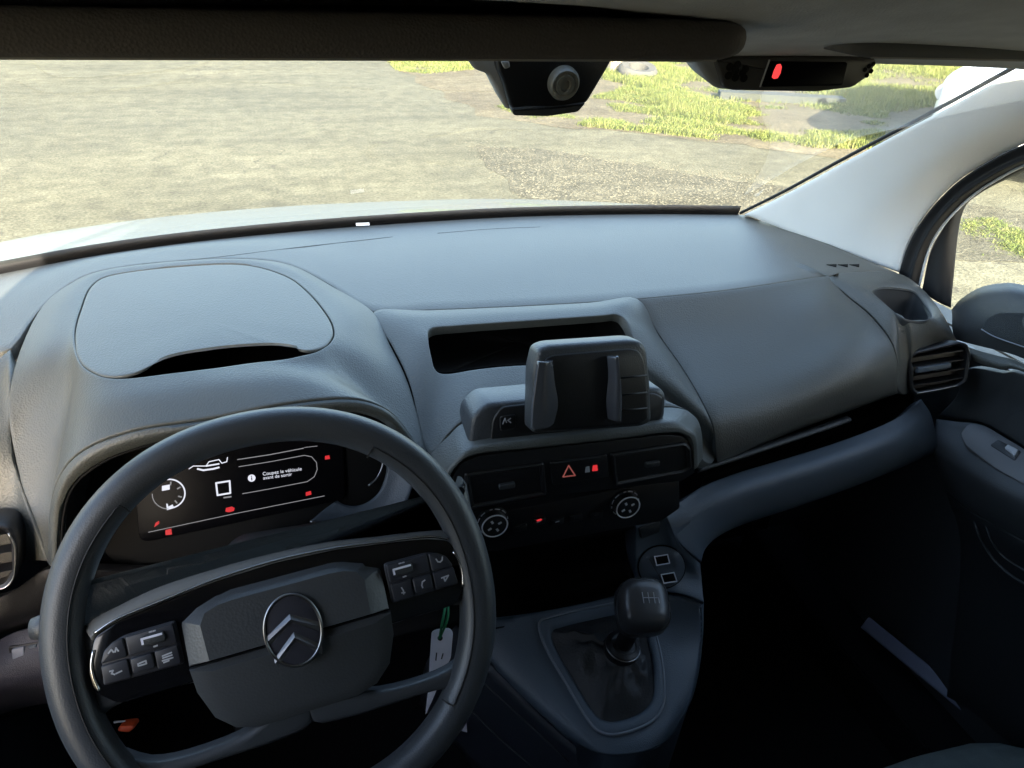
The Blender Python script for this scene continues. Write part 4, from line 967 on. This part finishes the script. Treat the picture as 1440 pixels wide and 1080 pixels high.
tw = slab('tweeter_grille', fsp, rnd2(pix(fsp, [(1380, 462), (1388, 448), (1405, 440), (1470, 440), (1480, 500), (1440, 487), (1400, 474)]), .006), -.01, .002, mat('grille', (.018, .022, .025), .8, bump=1.0, bscale=1100), dtop, bev=.0015)
tube('grille_edge', spline([fsp.p(*fsp.loc(x, y, .001), .001) for x, y in [(1380, 463), (1400, 474), (1440, 488), (1480, 501)]], 5), .0011, mat('edge_satin', (.16, .18, .21), .35), dtop, 6)
t0 = PTS([(1358, 486, 'x', .716), (1380, 493, 'x', .712), (1407, 500, 'x', .712), (1440, 510, 'x', .712), (PXR, 566, 'x', .712)])
t1 = PTS([(1364, 498, 'x', .706), (1384, 506, 'x', .703), (1408, 513, 'x', .703), (1440, 519, 'x', .703), (PXR, 572, 'x', .703)])
t2 = PTS([(1368, 508, 'x', .712), (1386, 515, 'x', .708), (1408, 521, 'x', .708), (1440, 524, 'x', .708), (PXR, 578, 'x', .708)])
ext(t0, t1, t2)
panel('trim_band', loft([t0, t1, t2], 6, 4), DASH, door, skirt=.008, toward=V((-.4, -.4, 1.5)))
m0 = PTS([(1350, 520, 'x', .735), (1372, 517, 'x', .722), (1408, 524, 'x', .716), (1440, 527, 'x', .716), (PXR, 582, 'x', .716)])
m1 = PTS([(1345, 555, 'x', .745), (1368, 560, 'x', .738), (1408, 566, 'x', .732), (1440, 575, 'x', .732), (PXR, 630, 'x', .732)])
m2 = PTS([(1318, 585, 'x', .735), (1345, 590, 'x', .735), (1385, 596, 'x', .734), (1440, 628, 'x', .734), (PXR, 690, 'x', .734)])
ext(m0, m1, m2)
mp = panel('door_panel', loft([m0, m1, m2], 6, 6), DARK, door, skirt=.008, toward=V((-.4, -.4, 1.5)))
# armrest: a step into the cabin carrying the switch plate
a0 = PTS([(1316, 588, 'x', .735), (1345, 592, 'x', .733), (1385, 598, 'x', .732), (1440, 632, 'x', .732), (PXR, 694, 'x', .732)])
a1 = PTS([(1312, 625, 'x', .690), (1345, 640, 'x', .684), (1385, 662, 'x', .680), (1440, 690, 'x', .680), (PXR, 752, 'x', .680)])
a2 = PTS([(1316, 650, 'x', .690), (1345, 668, 'x', .680), (1388, 692, 'x', .674), (1440, 722, 'x', .674), (PXR, 790, 'x', .674)])
a3 = PTS([(1330, 690, 'x', .715), (1352, 710, 'x', .705), (1392, 735, 'x', .698), (1440, 762, 'x', .695), (PXR, 830, 'x', .695)])
a4 = PTS([(1350, 780, 'x', .745), (1370, 800, 'x', .742), (1400, 830, 'x', .74), (1440, 860, 'x', .738), (PXR, 930, 'x', .738)])
a5 = PTS([(1330, 980, 'x', .75), (1365, 1000, 'x', .75), (1400, 1030, 'x', .75), (1440, 1060, 'x', .75), (PXR, 1130, 'x', .75)])
ext(a0, a1, a2, a3, a4, a5)
arm = panel('armrest', loft([a0, a1, a2, a3], 6, 6), DARK, door, skirt=.01, toward=V((-.4, -.4, 1.5)))
abv = bvh_of(arm)
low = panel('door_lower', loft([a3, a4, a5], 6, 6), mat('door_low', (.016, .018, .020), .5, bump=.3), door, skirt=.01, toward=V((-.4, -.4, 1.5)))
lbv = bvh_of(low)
p, n = hit(abv, 1400, 635); n = n if n.z > 0 else -n
far = Frame(p + n * .001, (0, -1, 0), n)
pl = slab('switch_plate', far, rnd2(pix(far, [(1350, 612), (1362, 597), (1385, 599), (1440, 632), (1480, 655), (1480, 700), (1440, 682), (1400, 660), (1358, 628)]), .008, 4), -.006, .003, mat('plate_grey', (.10, .10, .105), .45, bump=.3), door, bev=.002)
slab('switch_bed', far, rnd2(pix(far, [(1393, 628), (1404, 620), (1437, 637), (1428, 650)]), .003), .002, .004, BLACK, pl, bev=.0006)
slab('window_switch', far, rnd2(pix(far, [(1414, 634), (1419, 629), (1434, 637), (1428, 646)]), .002), .003, .008, mat('switch_satin', (.35, .36, .38), .35), pl, bev=.001)
for l, r_ in (([(1368, 712), (1374, 745), (1392, 780), (1420, 808), (1450, 826)], .0025), ([(1384, 722), (1390, 750), (1408, 780), (1445, 805)], .0018)):
    pp = [hit(lbv, *q)[0] or hit(abv, *q)[0] for q in l]
    pp = [x for x in pp if x]
    if len(pp) > 2: tube('pocket_edge', spline([x + V((-.003, -.002, .002)) for x in pp], 6), r_, DARK, low, 8)
box('door_shell', (.755, -.55, .42), (.80, .62, 1.10), DARK, door)

# ================================================================== SUN VISORS
def visor(name, label, x0, x1, yb, zb, r_, m, slope):
    t = thing(name, label, 'sun visor', ((x0 + x1) / 2, yb, zb + r_), 'sun visors folded against the roof lining')
    prof = []
    for k in range(9):
        a = math.pi / 2 + math.pi * k / 8; prof.append((r_ * .75 * math.cos(a), r_ * math.sin(a)))
    g = []
    nx = 48
    for i in range(nx + 1):
        u = .5 - .5 * math.cos(math.pi * i / nx); x = x0 + (x1 - x0) * u
        d = min(x - x0, x1 - x); c = 1
        if d < .035: c = math.sqrt(max(0, 1 - ((.035 - d) / .035) ** 2))
        c = max(c, .05)
        g.append([V((x, yb + py_ * c + .02 * (1 - c), zb + r_ + pz * c + slope * (x - x0))) for py_, pz in prof] + [V((x, yb + .05, zb + r_ + slope * (x - x0) - r_ * c * .8)), V((x, yb + .15, zb + r_ * 1.5 + slope * (x - x0) - r_ * c * .5)), V((x, yb + .15, zb + r_ * 1.5 + slope * (x - x0) + r_ * c * .5)), V((x, yb + .05, zb + r_ + slope * (x - x0) + r_ * c * .8))])
    n = len(g[0]); vs = [p for r__ in g for p in r__]; f = []
    for i in range(nx):
        for k in range(n): f.append((i * n + k, i * n + (k + 1) % n, (i + 1) * n + (k + 1) % n, (i + 1) * n + k))
    f += [tuple(range(n)), tuple(range(nx * n, (nx + 1) * n))]
    vb = obj('visor_board', vs, f, m, t)
    tube('visor_piping', [V((x0 + .03 + (x1 - x0 - .06) * k / 20, yb - .001, zb + .0008 + slope * (x1 - x0) * k / 20)) for k in range(21)], .0016, mat('piping', (.30, .28, .25), .7), vb, 8)
    return t
visor('sun_visor', 'dark brown sun visor folded up above the driver', -.66, -.012, 0, 1.5935, .0125, VISOR, .0)
visor('sun_visor', 'grey sun visor folded up above the passenger seat', .14, .50, .10, 1.585, .007, mat('visor_grey', (.13, .13, .125), .8, spec=.2), -.01)

# ================================================================== SENSOR HOUSING AND OVERHEAD DISPLAY
sh = thing('sensor_housing', 'black camera housing with round lens hanging at the top of the windscreen', 'camera housing', (-.06, .28, 1.55))
fsh = Frame(G(780, 120, 'y', .26), (1, -.03, 0), (0, -.97, -.24))
slab('housing', fsh, rnd2(pix(fsh, [(662, 60), (662, 92), (672, 106), (690, 112), (700, 130), (716, 162), (760, 165), (812, 160), (832, 148), (858, 106), (870, 85), (874, 60)]), .004, 3), -.05, -.012, mat('housing_grey', (.26, .265, .26), .5), sh, bev=.004)
slab('front_cover', fsh, rnd2(pix(fsh, [(696, 60), (700, 100), (708, 118), (718, 152), (740, 158), (790, 157), (826, 146), (850, 106), (862, 85), (866, 60)]), .004, 3), -.014, .0, BLACK, sh, bev=.004)
slab('lower_lip', fsh, rnd2(pix(fsh, [(718, 152), (740, 149), (780, 149), (824, 143), (812, 157), (770, 163), (722, 162)]), .003, 3), -.02, .0025, DARK, sh, bev=.002)
a, b = fsh.loc(791, 115)
rl = abs(fsh.loc(813, 115)[0] - a)
lens = lathe('lens', fsh, [(rl, -.004), (rl, .006), (rl * .86, .0095), (rl * .62, .0080), (rl * .58, .0100), (rl * .36, .0100), (rl * .30, .0075), (rl * .08, .0075)], mat('lens_grey', (.16, .16, .14), .35), sh, 36, .95, 1.0, (a, b))
slab('side_clip', fsh, rnd2(pix(fsh, [(703, 84), (714, 83), (716, 92), (708, 95)]), .002), 0, .005, mat('housing_grey', (.26, .265, .26), .5), sh, bev=.001)

od = thing('overhead_display', 'dark overhead seat-belt display with red warning lamp and speaker holes', 'overhead display', (.16, .17, 1.58))
fod = Frame(G(1110, 108, 'y', .17), (1, .05, .0), (-.06, -.98, -.16))
slab('shell', fod, rnd2(pix(fod, [(978, 78), (984, 92), (1000, 118), (1014, 130), (1060, 133), (1150, 132), (1196, 128), (1218, 118), (1236, 92), (1240, 78)]), .006, 4), -.05, -.006, mat('housing_grey', (.26, .265, .26), .5), od, bev=.006)
slab('face', fod, rnd2(pix(fod, [(1006, 82), (1008, 92), (1018, 124), (1030, 128), (1150, 130), (1200, 124), (1222, 108), (1234, 88), (1230, 80)]), .004, 4), -.008, 0, mat('face_grey', (.055, .052, .047), .5), od, bev=.003)
slab('display', fod, rnd2(pix(fod, [(1082, 86), (1070, 122), (1184, 120), (1192, 87)]), .003, 3), -.001, .0012, SCREEN, od, bev=.0006)
flat('display_edge', fod, stroke(pix(fod, [(1081, 84), (1068, 121)]), .0016), .0016, PRINT, od)
flat('belt_lamp', fod, [pix(fod, [(1084, 108), (1087, 98), (1091, 90), (1096, 89), (1098, 93), (1096, 102), (1092, 109), (1087, 110)])], .0022, mat('lit_belt', (.02, 0, 0), .3, emit=(1, .06, .06), estr=.14), od)
for hx, hy in [(1034, 100), (1044, 103), (1034, 109), (1024, 106), (1026, 94), (1037, 91), (1048, 97), (1046, 110)] + [(1216, 98), (1222, 93), (1219, 106), (1225, 100), (1228, 90)]:
    a, b = fod.loc(hx, hy); _q = .0036 if hx < 1100 else .0022; lathe('speaker_hole', fod, [(_q, -.0005), (_q, .0006), (.001, .0006)], HOLE, od, 14, at=(a, b))

# ================================================================== SEAT, PEDALS
seat = thing('passenger_seat', 'grey-green cloth edge of the passenger seat cushion by the door', 'seat', (.45, -.25, .36))
vs = []; f = []; NU, NV = 28, 14
for j in range(NV + 1):
    ph_ = -math.pi / 2 + math.pi * j / NV; cz = math.copysign(abs(math.sin(ph_)) ** .6, math.sin(ph_)); c2_ = abs(math.cos(ph_)) ** .5
    for i in range(NU):
        th = 2 * math.pi * i / NU; c, s = math.cos(th), math.sin(th)
        vs.append(V((.500 + .235 * c2_ * math.copysign(abs(c) ** .6, c), -.235 + .27 * c2_ * math.copysign(abs(s) ** .6, s), .56 + .10 * cz)))
for j in range(NV):
    for i in range(NU): f.append((j * NU + i, j * NU + (i + 1) % NU, (j + 1) * NU + (i + 1) % NU, (j + 1) * NU + i))
obj('cushion', vs, f, CLOTH, seat)
box('seat_base', (.27, -.52, .36), (.67, -.10, .50), BLACK, seat)
for x, lbl in ((-.47, 'clutch'), (-.37, 'brake')):
    pd = thing('pedal', f'dark ribbed {lbl} pedal in the shaded driver footwell', 'pedal', (x, .48, .42))
    fpd = Frame((x, .47, .50), (1, 0, 0), (0, -.75, .66))
    pp = slab('pad', fpd, rnd2([(-.035, -.03), (.035, -.03), (.035, .03), (-.035, .03)], .006), -.012, .004, RUBBER, pd, bev=.002)
    for k in range(4): slab('rib', fpd, [(-.028 + k * .016, -.024), (-.022 + k * .016, -.024), (-.022 + k * .016, .024), (-.028 + k * .016, .024)], .003, .0065, mat('rib_grey', (.05, .05, .05), .6), pp, bev=.0008)
    tube('arm', spline([V((x, .48, .50)), V((x, .56, .58)), V((x, .60, .74))], 5), .009, BLACK, pd, 10)

# ================================================================== OUTSIDE
random.seed(5)
def gmat(name, cols, scale, bump, bs, crack=0):
    m = bpy.data.materials.new(name); m.use_nodes = True; t = m.node_tree; b = t.nodes['Principled BSDF']
    b.inputs['Roughness'].default_value = .95; b.inputs['Specular IOR Level'].default_value = .15
    tc = t.nodes.new('ShaderNodeTexCoord')
    n1 = t.nodes.new('ShaderNodeTexNoise'); n1.inputs['Scale'].default_value = scale; n1.inputs['Detail'].default_value = 8; n1.inputs['Roughness'].default_value = .65
    n2 = t.nodes.new('ShaderNodeTexNoise'); n2.inputs['Scale'].default_value = bs; n2.inputs['Detail'].default_value = 3; n2.inputs['Roughness'].default_value = .7
    for n in (n1, n2): t.links.new(tc.outputs['Object'], n.inputs['Vector'])
    rp = t.nodes.new('ShaderNodeValToRGB'); rp.color_ramp.elements[0].position = .30; rp.color_ramp.elements[1].position = .70
    rp.color_ramp.elements[0].color = (*cols[0], 1); rp.color_ramp.elements[1].color = (*cols[-1], 1)
    for k, c in enumerate(cols[1:-1]):
        e = rp.color_ramp.elements.new(.30 + .40 * (k + 1) / (len(cols) - 1)); e.color = (*c, 1)
    t.links.new(n1.outputs[0], rp.inputs[0])
    mr = t.nodes.new('ShaderNodeMapRange'); mr.inputs[1].default_value = .32; mr.inputs[2].default_value = .66; mr.inputs[3].default_value = .58; mr.inputs[4].default_value = 1.34
    t.links.new(n2.outputs[0], mr.inputs[0])
    mx = t.nodes.new('ShaderNodeMix'); mx.data_type = 'RGBA'; mx.blend_type = 'MULTIPLY'; mx.inputs[0].default_value = 1
    t.links.new(rp.outputs[0], mx.inputs[6]); t.links.new(mr.outputs[0], mx.inputs[7])
    n3 = t.nodes.new('ShaderNodeTexNoise'); n3.inputs['Scale'].default_value = 5.5; n3.inputs['Detail'].default_value = 7; n3.inputs['Roughness'].default_value = .72
    t.links.new(tc.outputs['Object'], n3.inputs['Vector'])
    mr3 = t.nodes.new('ShaderNodeMapRange'); mr3.inputs[1].default_value = .33; mr3.inputs[2].default_value = .67; mr3.inputs[3].default_value = .66; mr3.inputs[4].default_value = 1.22
    t.links.new(n3.outputs[0], mr3.inputs[0])
    mx3 = t.nodes.new('ShaderNodeMix'); mx3.data_type = 'RGBA'; mx3.blend_type = 'MULTIPLY'; mx3.inputs[0].default_value = 1
    t.links.new(mx.outputs[2], mx3.inputs[6]); t.links.new(mr3.outputs[0], mx3.inputs[7])
    mp = t.nodes.new('ShaderNodeMapping'); mp.inputs['Rotation'].default_value = (0, 0, rad(-28)); mp.inputs['Scale'].default_value = (.16, 1.1, 1)
    t.links.new(tc.outputs['Object'], mp.inputs['Vector'])
    n4 = t.nodes.new('ShaderNodeTexNoise'); n4.inputs['Scale'].default_value = 1.6; n4.inputs['Detail'].default_value = 6; t.links.new(mp.outputs[0], n4.inputs['Vector'])
    mr4 = t.nodes.new('ShaderNodeMapRange'); mr4.inputs[1].default_value = .36; mr4.inputs[2].default_value = .60; mr4.inputs[3].default_value = .84; mr4.inputs[4].default_value = 1.04
    t.links.new(n4.outputs[0], mr4.inputs[0])
    mx4 = t.nodes.new('ShaderNodeMix'); mx4.data_type = 'RGBA'; mx4.blend_type = 'MULTIPLY'; mx4.inputs[0].default_value = 1
    t.links.new(mx3.outputs[2], mx4.inputs[6]); t.links.new(mr4.outputs[0], mx4.inputs[7])
    last = mx4.outputs[2]
    if crack:
        w = t.nodes.new('ShaderNodeTexNoise'); w.inputs['Scale'].default_value = 2.0; w.inputs['Detail'].default_value = 5
        t.links.new(tc.outputs['Object'], w.inputs['Vector'])
        ad = t.nodes.new('ShaderNodeVectorMath'); ad.operation = 'MULTIPLY_ADD'; ad.inputs[1].default_value = (.8, .8, .8)
        t.links.new(w.outputs['Color'], ad.inputs[0]); t.links.new(tc.outputs['Object'], ad.inputs[2])
        vo = t.nodes.new('ShaderNodeTexVoronoi'); vo.feature = 'DISTANCE_TO_EDGE'; vo.inputs['Scale'].default_value = .9
        t.links.new(ad.outputs[0], vo.inputs['Vector'])
        cm_r = t.nodes.new('ShaderNodeMapRange'); cm_r.inputs[1].default_value = .0; cm_r.inputs[2].default_value = .012; cm_r.inputs[3].default_value = 1; cm_r.inputs[4].default_value = 0
        t.links.new(vo.outputs['Distance'], cm_r.inputs[0])
        ms = t.nodes.new('ShaderNodeTexNoise'); ms.inputs['Scale'].default_value = .55; t.links.new(tc.outputs['Object'], ms.inputs['Vector'])
        mm = t.nodes.new('ShaderNodeMapRange'); mm.inputs[1].default_value = .48; mm.inputs[2].default_value = .60; mm.inputs[3].default_value = 0; mm.inputs[4].default_value = crack
        t.links.new(ms.outputs[0], mm.inputs[0])
        mu = t.nodes.new('ShaderNodeMath'); mu.operation = 'MULTIPLY'; t.links.new(cm_r.outputs[0], mu.inputs[0]); t.links.new(mm.outputs[0], mu.inputs[1])
        m2 = t.nodes.new('ShaderNodeMix'); m2.data_type = 'RGBA'; m2.inputs[7].default_value = (.045, .042, .036, 1)
        t.links.new(mu.outputs[0], m2.inputs[0]); t.links.new(last, m2.inputs[6]); last = m2.outputs[2]
    t.links.new(last, b.inputs['Base Color'])
    bp = t.nodes.new('ShaderNodeBump'); bp.inputs['Strength'].default_value = bump; bp.inputs['Distance'].default_value = .02
    t.links.new(n2.outputs[0], bp.inputs['Height']); t.links.new(bp.outputs[0], b.inputs['Normal'])
    return m
ASPH = gmat('pale_asphalt', [(.087, .085, .062), (.113, .110, .079), (.139, .134, .096)], .55, .5, 45, crack=.8)
GRAV = gmat('gravel_asphalt', [(.064, .061, .046), (.084, .080, .059), (.106, .100, .073)], 1.2, 1.0, 38)
SOIL = gmat('dry_soil', [(.094, .078, .051), (.124, .108, .072), (.150, .133, .090)], 1.5, .8, 30)
TURF = gmat('turf', [(.16, .13, .06), (.12, .15, .03), (.16, .20, .03)], 2.0, .8, 30)
def gsheet(name, poly, z, m, jit=.12, seed=0):
    """a ground patch with an uneven edge"""
    pts = [V((p[0], p[1], 0)) for p in poly]; sp = []
    n = len(pts)
    for i in range(n):
        a, b = pts[i], pts[(i + 1) % n]; k = max(2, int((b - a).length / .25))
        for j in range(k):
            p = a.lerp(b, j / k); q = noise.noise_vector(p * 1.7 + V((seed, 0, 0))) * jit + noise.noise_vector(p * 6 + V((seed, 5, 0))) * jit * .35
            sp.append(V((p.x + q.x, p.y + q.y, z)))
    o = obj(name, sp, [tuple(range(len(sp)))], m, smooth=False, kind='structure'); return o
R_ = 400
obj('ground', [(-R_, -R_, 0), (R_, -R_, 0), (R_, R_, 0), (-R_, R_, 0)], [(0, 1, 2, 3)], ASPH, smooth=False, kind='structure')
def gz(px, py): q = G(px, py, 'z', 0); return (q.x, q.y)
gsheet('gravel_patch', [gz(664, 203), gz(700, 240), gz(748, 283), gz(800, 330), (4.2, 3.2), (6.5, 2.6), (9, 2.2), gz(1085, 262), gz(900, 232), gz(760, 212)], .004, GRAV, .20, 3)
gsheet('verge', [gz(540, 84), gz(610, 128), gz(676, 163), gz(775, 178), gz(930, 190), gz(1084, 210), gz(1200, 225), (14, 3.5), (40, 1), (60, 30), (30, 60), (6, 40)], .004, SOIL, .22, 7)
# side yard seen through the passenger window
gsheet('verge', [(5.0, 1.6), (4.6, .2), (6, -3), (14, -3), (14, 2.2), (9, 2.0)], .004, SOIL, .2, 9)

# grass: tufts of blades, denser in the patches
def in_tri(px, py): return True
gv, gf, gc = [], [], 0
def blade(x, y, h, w, an, lean):
    c, s = math.cos(an), math.sin(an); lx, ly = math.cos(an + 1.2) * lean, math.sin(an + 1.2) * lean; b = len(gv)
    gv.extend([(x - c * w, y - s * w, .002), (x + c * w, y + s * w, .002), (x + c * w * .6 + lx * .4, y + s * w * .6 + ly * .4, h * .6), (x - c * w * .6 + lx * .4, y - s * w * .6 + ly * .4, h * .6), (x + lx, y + ly, h)])
    gf.extend([(b, b + 1, b + 2, b + 3), (b + 3, b + 2, b + 4)])
def grass_zone(poly_px, n, hmin, hmax, thr, sc=.55, seed=0.):
    g_ = [V((*gz(*p), 0)) for p in poly_px]
    x0, x1 = min(p.x for p in g_), max(p.x for p in g_); y0, y1 = min(p.y for p in g_), max(p.y for p in g_)
    def inside(x, y):
        r_ = False; k = len(g_)
        for i in range(k):
            a, b = g_[i], g_[i - 1]
            if (a.y > y) != (b.y > y) and x < (b.x - a.x) * (y - a.y) / (b.y - a.y) + a.x: r_ = not r_
        return r_
    made = 0; tries = 0
    while made < n and tries < n * 25:
        tries += 1; x, y = random.uniform(x0, x1), random.uniform(y0, y1)
        if not inside(x, y): continue
        d = noise.noise(V((x * sc + seed, y * sc, seed))) + .5 * noise.noise(V((x * sc * 3, y * sc * 3, seed)))
        if d < thr or random.random() > min(1, .06 + (d - thr) * 2.4): continue
        made += 1; hh = random.uniform(hmin, hmax) * (.35 + .9 * min(.7, d - thr))
        for k in range(5): blade(x + random.gauss(0, .03), y + random.gauss(0, .03), hh * random.uniform(.6, 1.1), random.uniform(.003, .006), random.uniform(0, 6.28), random.uniform(.02, .07))
grass_zone([(545, 84), (650, 80), (665, 98), (600, 104), (560, 100)], 2600, .05, .12, -.4, .5, 1)
grass_zone([(850, 80), (1000, 80), (1010, 140), (930, 132), (850, 112)], 10000, .05, .16, -.4, .6, 2)
grass_zone([(780, 150), (900, 122), (1010, 145), (1120, 150), (1250, 150), (1230, 210), (1084, 206), (930, 188), (820, 178)], 15000, .04, .12, -.22, .7, 3)
grass_zone([(1010, 84), (1420, 84), (1380, 140), (1250, 160), (1120, 150), (1010, 140)], 10000, .06, .16, -.45, .5, 4)
grass_zone([(700, 150), (850, 150), (930, 185), (760, 176)], 900, .03, .07, .2, .9, 5)
grass_zone([(1355, 300), (1500, 250), (1500, 390), (1350, 400)], 1500, .02, .05, .15, 1.2, 6)
GRASS = mat('grass_blade', (.125, .150, .034), .7, spec=.2)
_t = GRASS.node_tree; _n = _t.nodes.new('ShaderNodeTexNoise'); _n.inputs['Scale'].default_value = 9; _n.inputs['Detail'].default_value = 4; _n.inputs['Roughness'].default_value = .8
_tc = _t.nodes.new('ShaderNodeTexCoord'); _t.links.new(_tc.outputs['Object'], _n.inputs['Vector'])
_r2 = _t.nodes.new('ShaderNodeValToRGB'); _e = _r2.color_ramp.elements; _e[0].position = .32; _e[0].color = (.055, .080, .020, 1); _e[1].position = .72; _e[1].color = (.165, .150, .070, 1)
_m = _e.new(.50); _m.color = (.108, .130, .034, 1)
_t.links.new(_n.outputs[0], _r2.inputs[0]); _t.links.new(_r2.outputs[0], _t.nodes['Principled BSDF'].inputs['Base Color'])
obj('grass', gv, gf, GRASS, smooth=False, kind='stuff')['label'] = 'yellow-green weeds and grass tufts on the verge'
# gravel: loose stones on the rough patch
sv_, sf_ = [], []
def stone(x, y, r_):
    b = len(sv_); ang = random.uniform(0, 6.28)
    for k in range(5):
        a = ang + k * 1.257; q = r_ * random.uniform(.7, 1.1); sv_.append((x + q * math.cos(a), y + q * math.sin(a), .003))
    sv_.append((x + random.uniform(-.2, .2) * r_, y + random.uniform(-.2, .2) * r_, .004 + r_ * random.uniform(.2, .4)))
    for k in range(5): sf_.append((b + k, b + (k + 1) % 5, b + 5))
for k in range(7000):
    px, py = random.uniform(630, 1090), random.uniform(192, 300)
    if py < 203 + (px - 664) * .12 - random.expovariate(.25) or px < 664 + (py - 203) * 1.05 - random.expovariate(.08): continue
    x, y = gz(px, py); stone(x, y, random.uniform(.006, .015))
obj('loose_gravel', sv_, sf_, mat('stone', (.088, .084, .063), .9, var=.25, vscale=7), smooth=False, kind='stuff')['label'] = 'loose gravel strewn over the rough asphalt patch'

# parked white car beyond the right pillar
def car(name, label, loc, rz, paint):
    t = thing(name, label, 'car', (loc[0], loc[1], 0)); t.rotation_euler = (0, 0, rz)
    WLOC[t] = V((0, 0, 0))
    # stations along the length (front at +y): (y, half width, sill z, belt z, roof z, roof half width)
    st = [(2.05, .55, .35, .62, .62, .4), (1.98, .72, .25, .74, .74, .55), (1.7, .84, .20, .84, .86, .66), (1.1, .88, .20, .93, .97, .70), (.85, .88, .2, .95, 1.02, .70),
          (.25, .88, .2, .97, 1.40, .60), (-.4, .88, .2, .98, 1.47, .60), (-1.2, .87, .2, .98, 1.44, .58), (-1.75, .84, .22, .98, 1.15, .60), (-1.95, .78, .3, .9, .92, .58), (-2.02, .6, .4, .75, .76, .45)]
    rows_c = []
    for y, w, s, bz, rz_, rw in st:
        rows_c.append([V((-w * .92, y, s)), V((-w, y, s + .18)), V((-w, y, bz - .12)), V((-w * .95, y, bz)), V((-rw, y, rz_ - .02)), V((0, y, rz_)), V((rw, y, rz_ - .02)), V((w * .95, y, bz)), V((w, y, bz - .12)), V((w, y, s + .18)), V((w * .92, y, s))])
    g = loft(rows_c, 4, 4); sheet('body', g, paint, t, thick=.01, toward=V((0, 0, 3)))
    GLS = mat('car_glass', (.05, .06, .065), .05)
    def pane(nm, pts): 
        n = len(pts); c = sum(pts, V((0, 0, 0))) / n; u = (pts[1] - pts[0]).cross(pts[2] - pts[0]).normalized()
        if u.dot(c - V((0, 0, .7))) < 0: u = -u
        vs = [p + u * .02 for p in pts] + [p + u * .004 for p in pts]; return obj(nm, vs, [tuple(range(n))] + [(i, (i + 1) % n, (i + 1) % n + n, i + n) for i in range(n)], GLS, t, smooth=False)
    pane('windscreen', [V((-.66, .84, 1.04)), V((.66, .84, 1.04)), V((.55, .28, 1.40)), V((-.55, .28, 1.40))])
    pane('rear_window', [V((-.55, -1.74, 1.12)), V((.55, -1.74, 1.12)), V((.52, -1.3, 1.42)), V((-.52, -1.3, 1.42))])
    for s in (-1, 1):
        pane('side_window', [V((s * .845, .62, 1.02)), V((s * .845, -.35, 1.02)), V((s * .64, -.35, 1.40)), V((s * .66, .18, 1.35))])
        pane('side_window', [V((s * .845, -.42, 1.02)), V((s * .84, -1.2, 1.02)), V((s * .63, -1.15, 1.38)), V((s * .64, -.42, 1.40))])
        fh = Frame((s * .66, 1.90, .68), (1, -.5 * s, 0), (s * .35, .9, .25))
        lathe('headlight', fh, [(.15, -.06), (.15, .06), (.13, .085), (.03, .09)], mat('car_lamp', (.35, .36, .37), .15), t, 24, 1, .62)
        for yy in (1.28, -1.25):
            fwh = Frame((s * .80, yy, .31), (0, 1, 0), (s, 0, 0))
            wh = lathe('wheel', fwh, [(.10, -.12), (.28, -.12), (.31, -.09), (.31, .07), (.28, .10), (.21, .10), (.2, .08)], RUBBER, t, 32)
            lathe('wheel_rim', fwh, [(.20, .06), (.20, .085), (.05, .10), (.01, .10)], DCHROME, wh, 24)
        lathe('door_mirror', Frame((s * .96, .72, 1.03), (1, 0, 0), (0, -1, 0)), [(.02, -.06), (.10, -.03), (.11, .03), (.09, .04)], paint, t, 16, 1, .65)
    slab('grille', Frame((0, 2.03, .52), (1, 0, 0), (0, 1, .1)), rnd2([(-.45, -.09), (.45, -.09), (.5, .05), (-.5, .05)], .03), -.05, .02, BLACK, t, bev=.01)
    slab('number_plate', Frame((0, 2.06, .42), (1, 0, 0), (0, 1, .05)), [(-.26, -.055), (.26, -.055), (.26, .055), (-.26, .055)], 0, .012, PILLAR, t, bev=.002)
    return t
_c = G(1322, 130, 'z', .7); px_, py_ = _c.x, _c.y
car('parked_car', 'white hatchback parked on the grass beyond the passenger side pillar', (px_ + 2.17, py_ + .04), rad(110), PAINT)

# old tyre, concrete block and a board coloured like a strip of shadow on the verge
x, y = gz(906, 112)
ty = thing('old_tyre', 'grey old tyre lying flat in the long grass', 'tyre', (x, y + .3, 0)); 
ftY = Frame((x, y + .3, 0), (1, 0, 0), (0, -.25, 1))
prof = [(.17, .02), (.28, .0), (.32, .05), (.32, .14), (.28, .19), (.17, .17), (.16, .10), (.17, .02)]
lathe('tread', ftY, prof, mat('old_rubber', (.06, .06, .058), .85, var=.2), ty, 30)
x, y = gz(878, 105)
cb = box('concrete_block', (x - .25, y, 0), (x + .15, y + .4, .38), mat('concrete', (.26, .23, .18), .9, var=.15, vscale=8), None, .02)
tag(cb, 'tan concrete block standing in the grass beside the old tyre', 'concrete block')
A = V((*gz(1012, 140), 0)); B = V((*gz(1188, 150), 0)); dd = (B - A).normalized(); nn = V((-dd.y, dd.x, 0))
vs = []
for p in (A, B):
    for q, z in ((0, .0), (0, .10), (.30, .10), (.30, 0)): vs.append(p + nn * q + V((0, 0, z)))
bd = obj('shadow_board', vs, [(0, 1, 2, 3), (4, 5, 6, 7), (0, 1, 5, 4), (1, 2, 6, 5), (2, 3, 7, 6), (0, 3, 7, 4)], mat('shadow_board_grey', (.035, .040, .036), .9, var=.2, vscale=5), smooth=False)  # board colour carries the shade of the dark strip, not weathering
tag(bd, 'long low board coloured as a dark shadow strip on the verge below the overhead display', 'board')
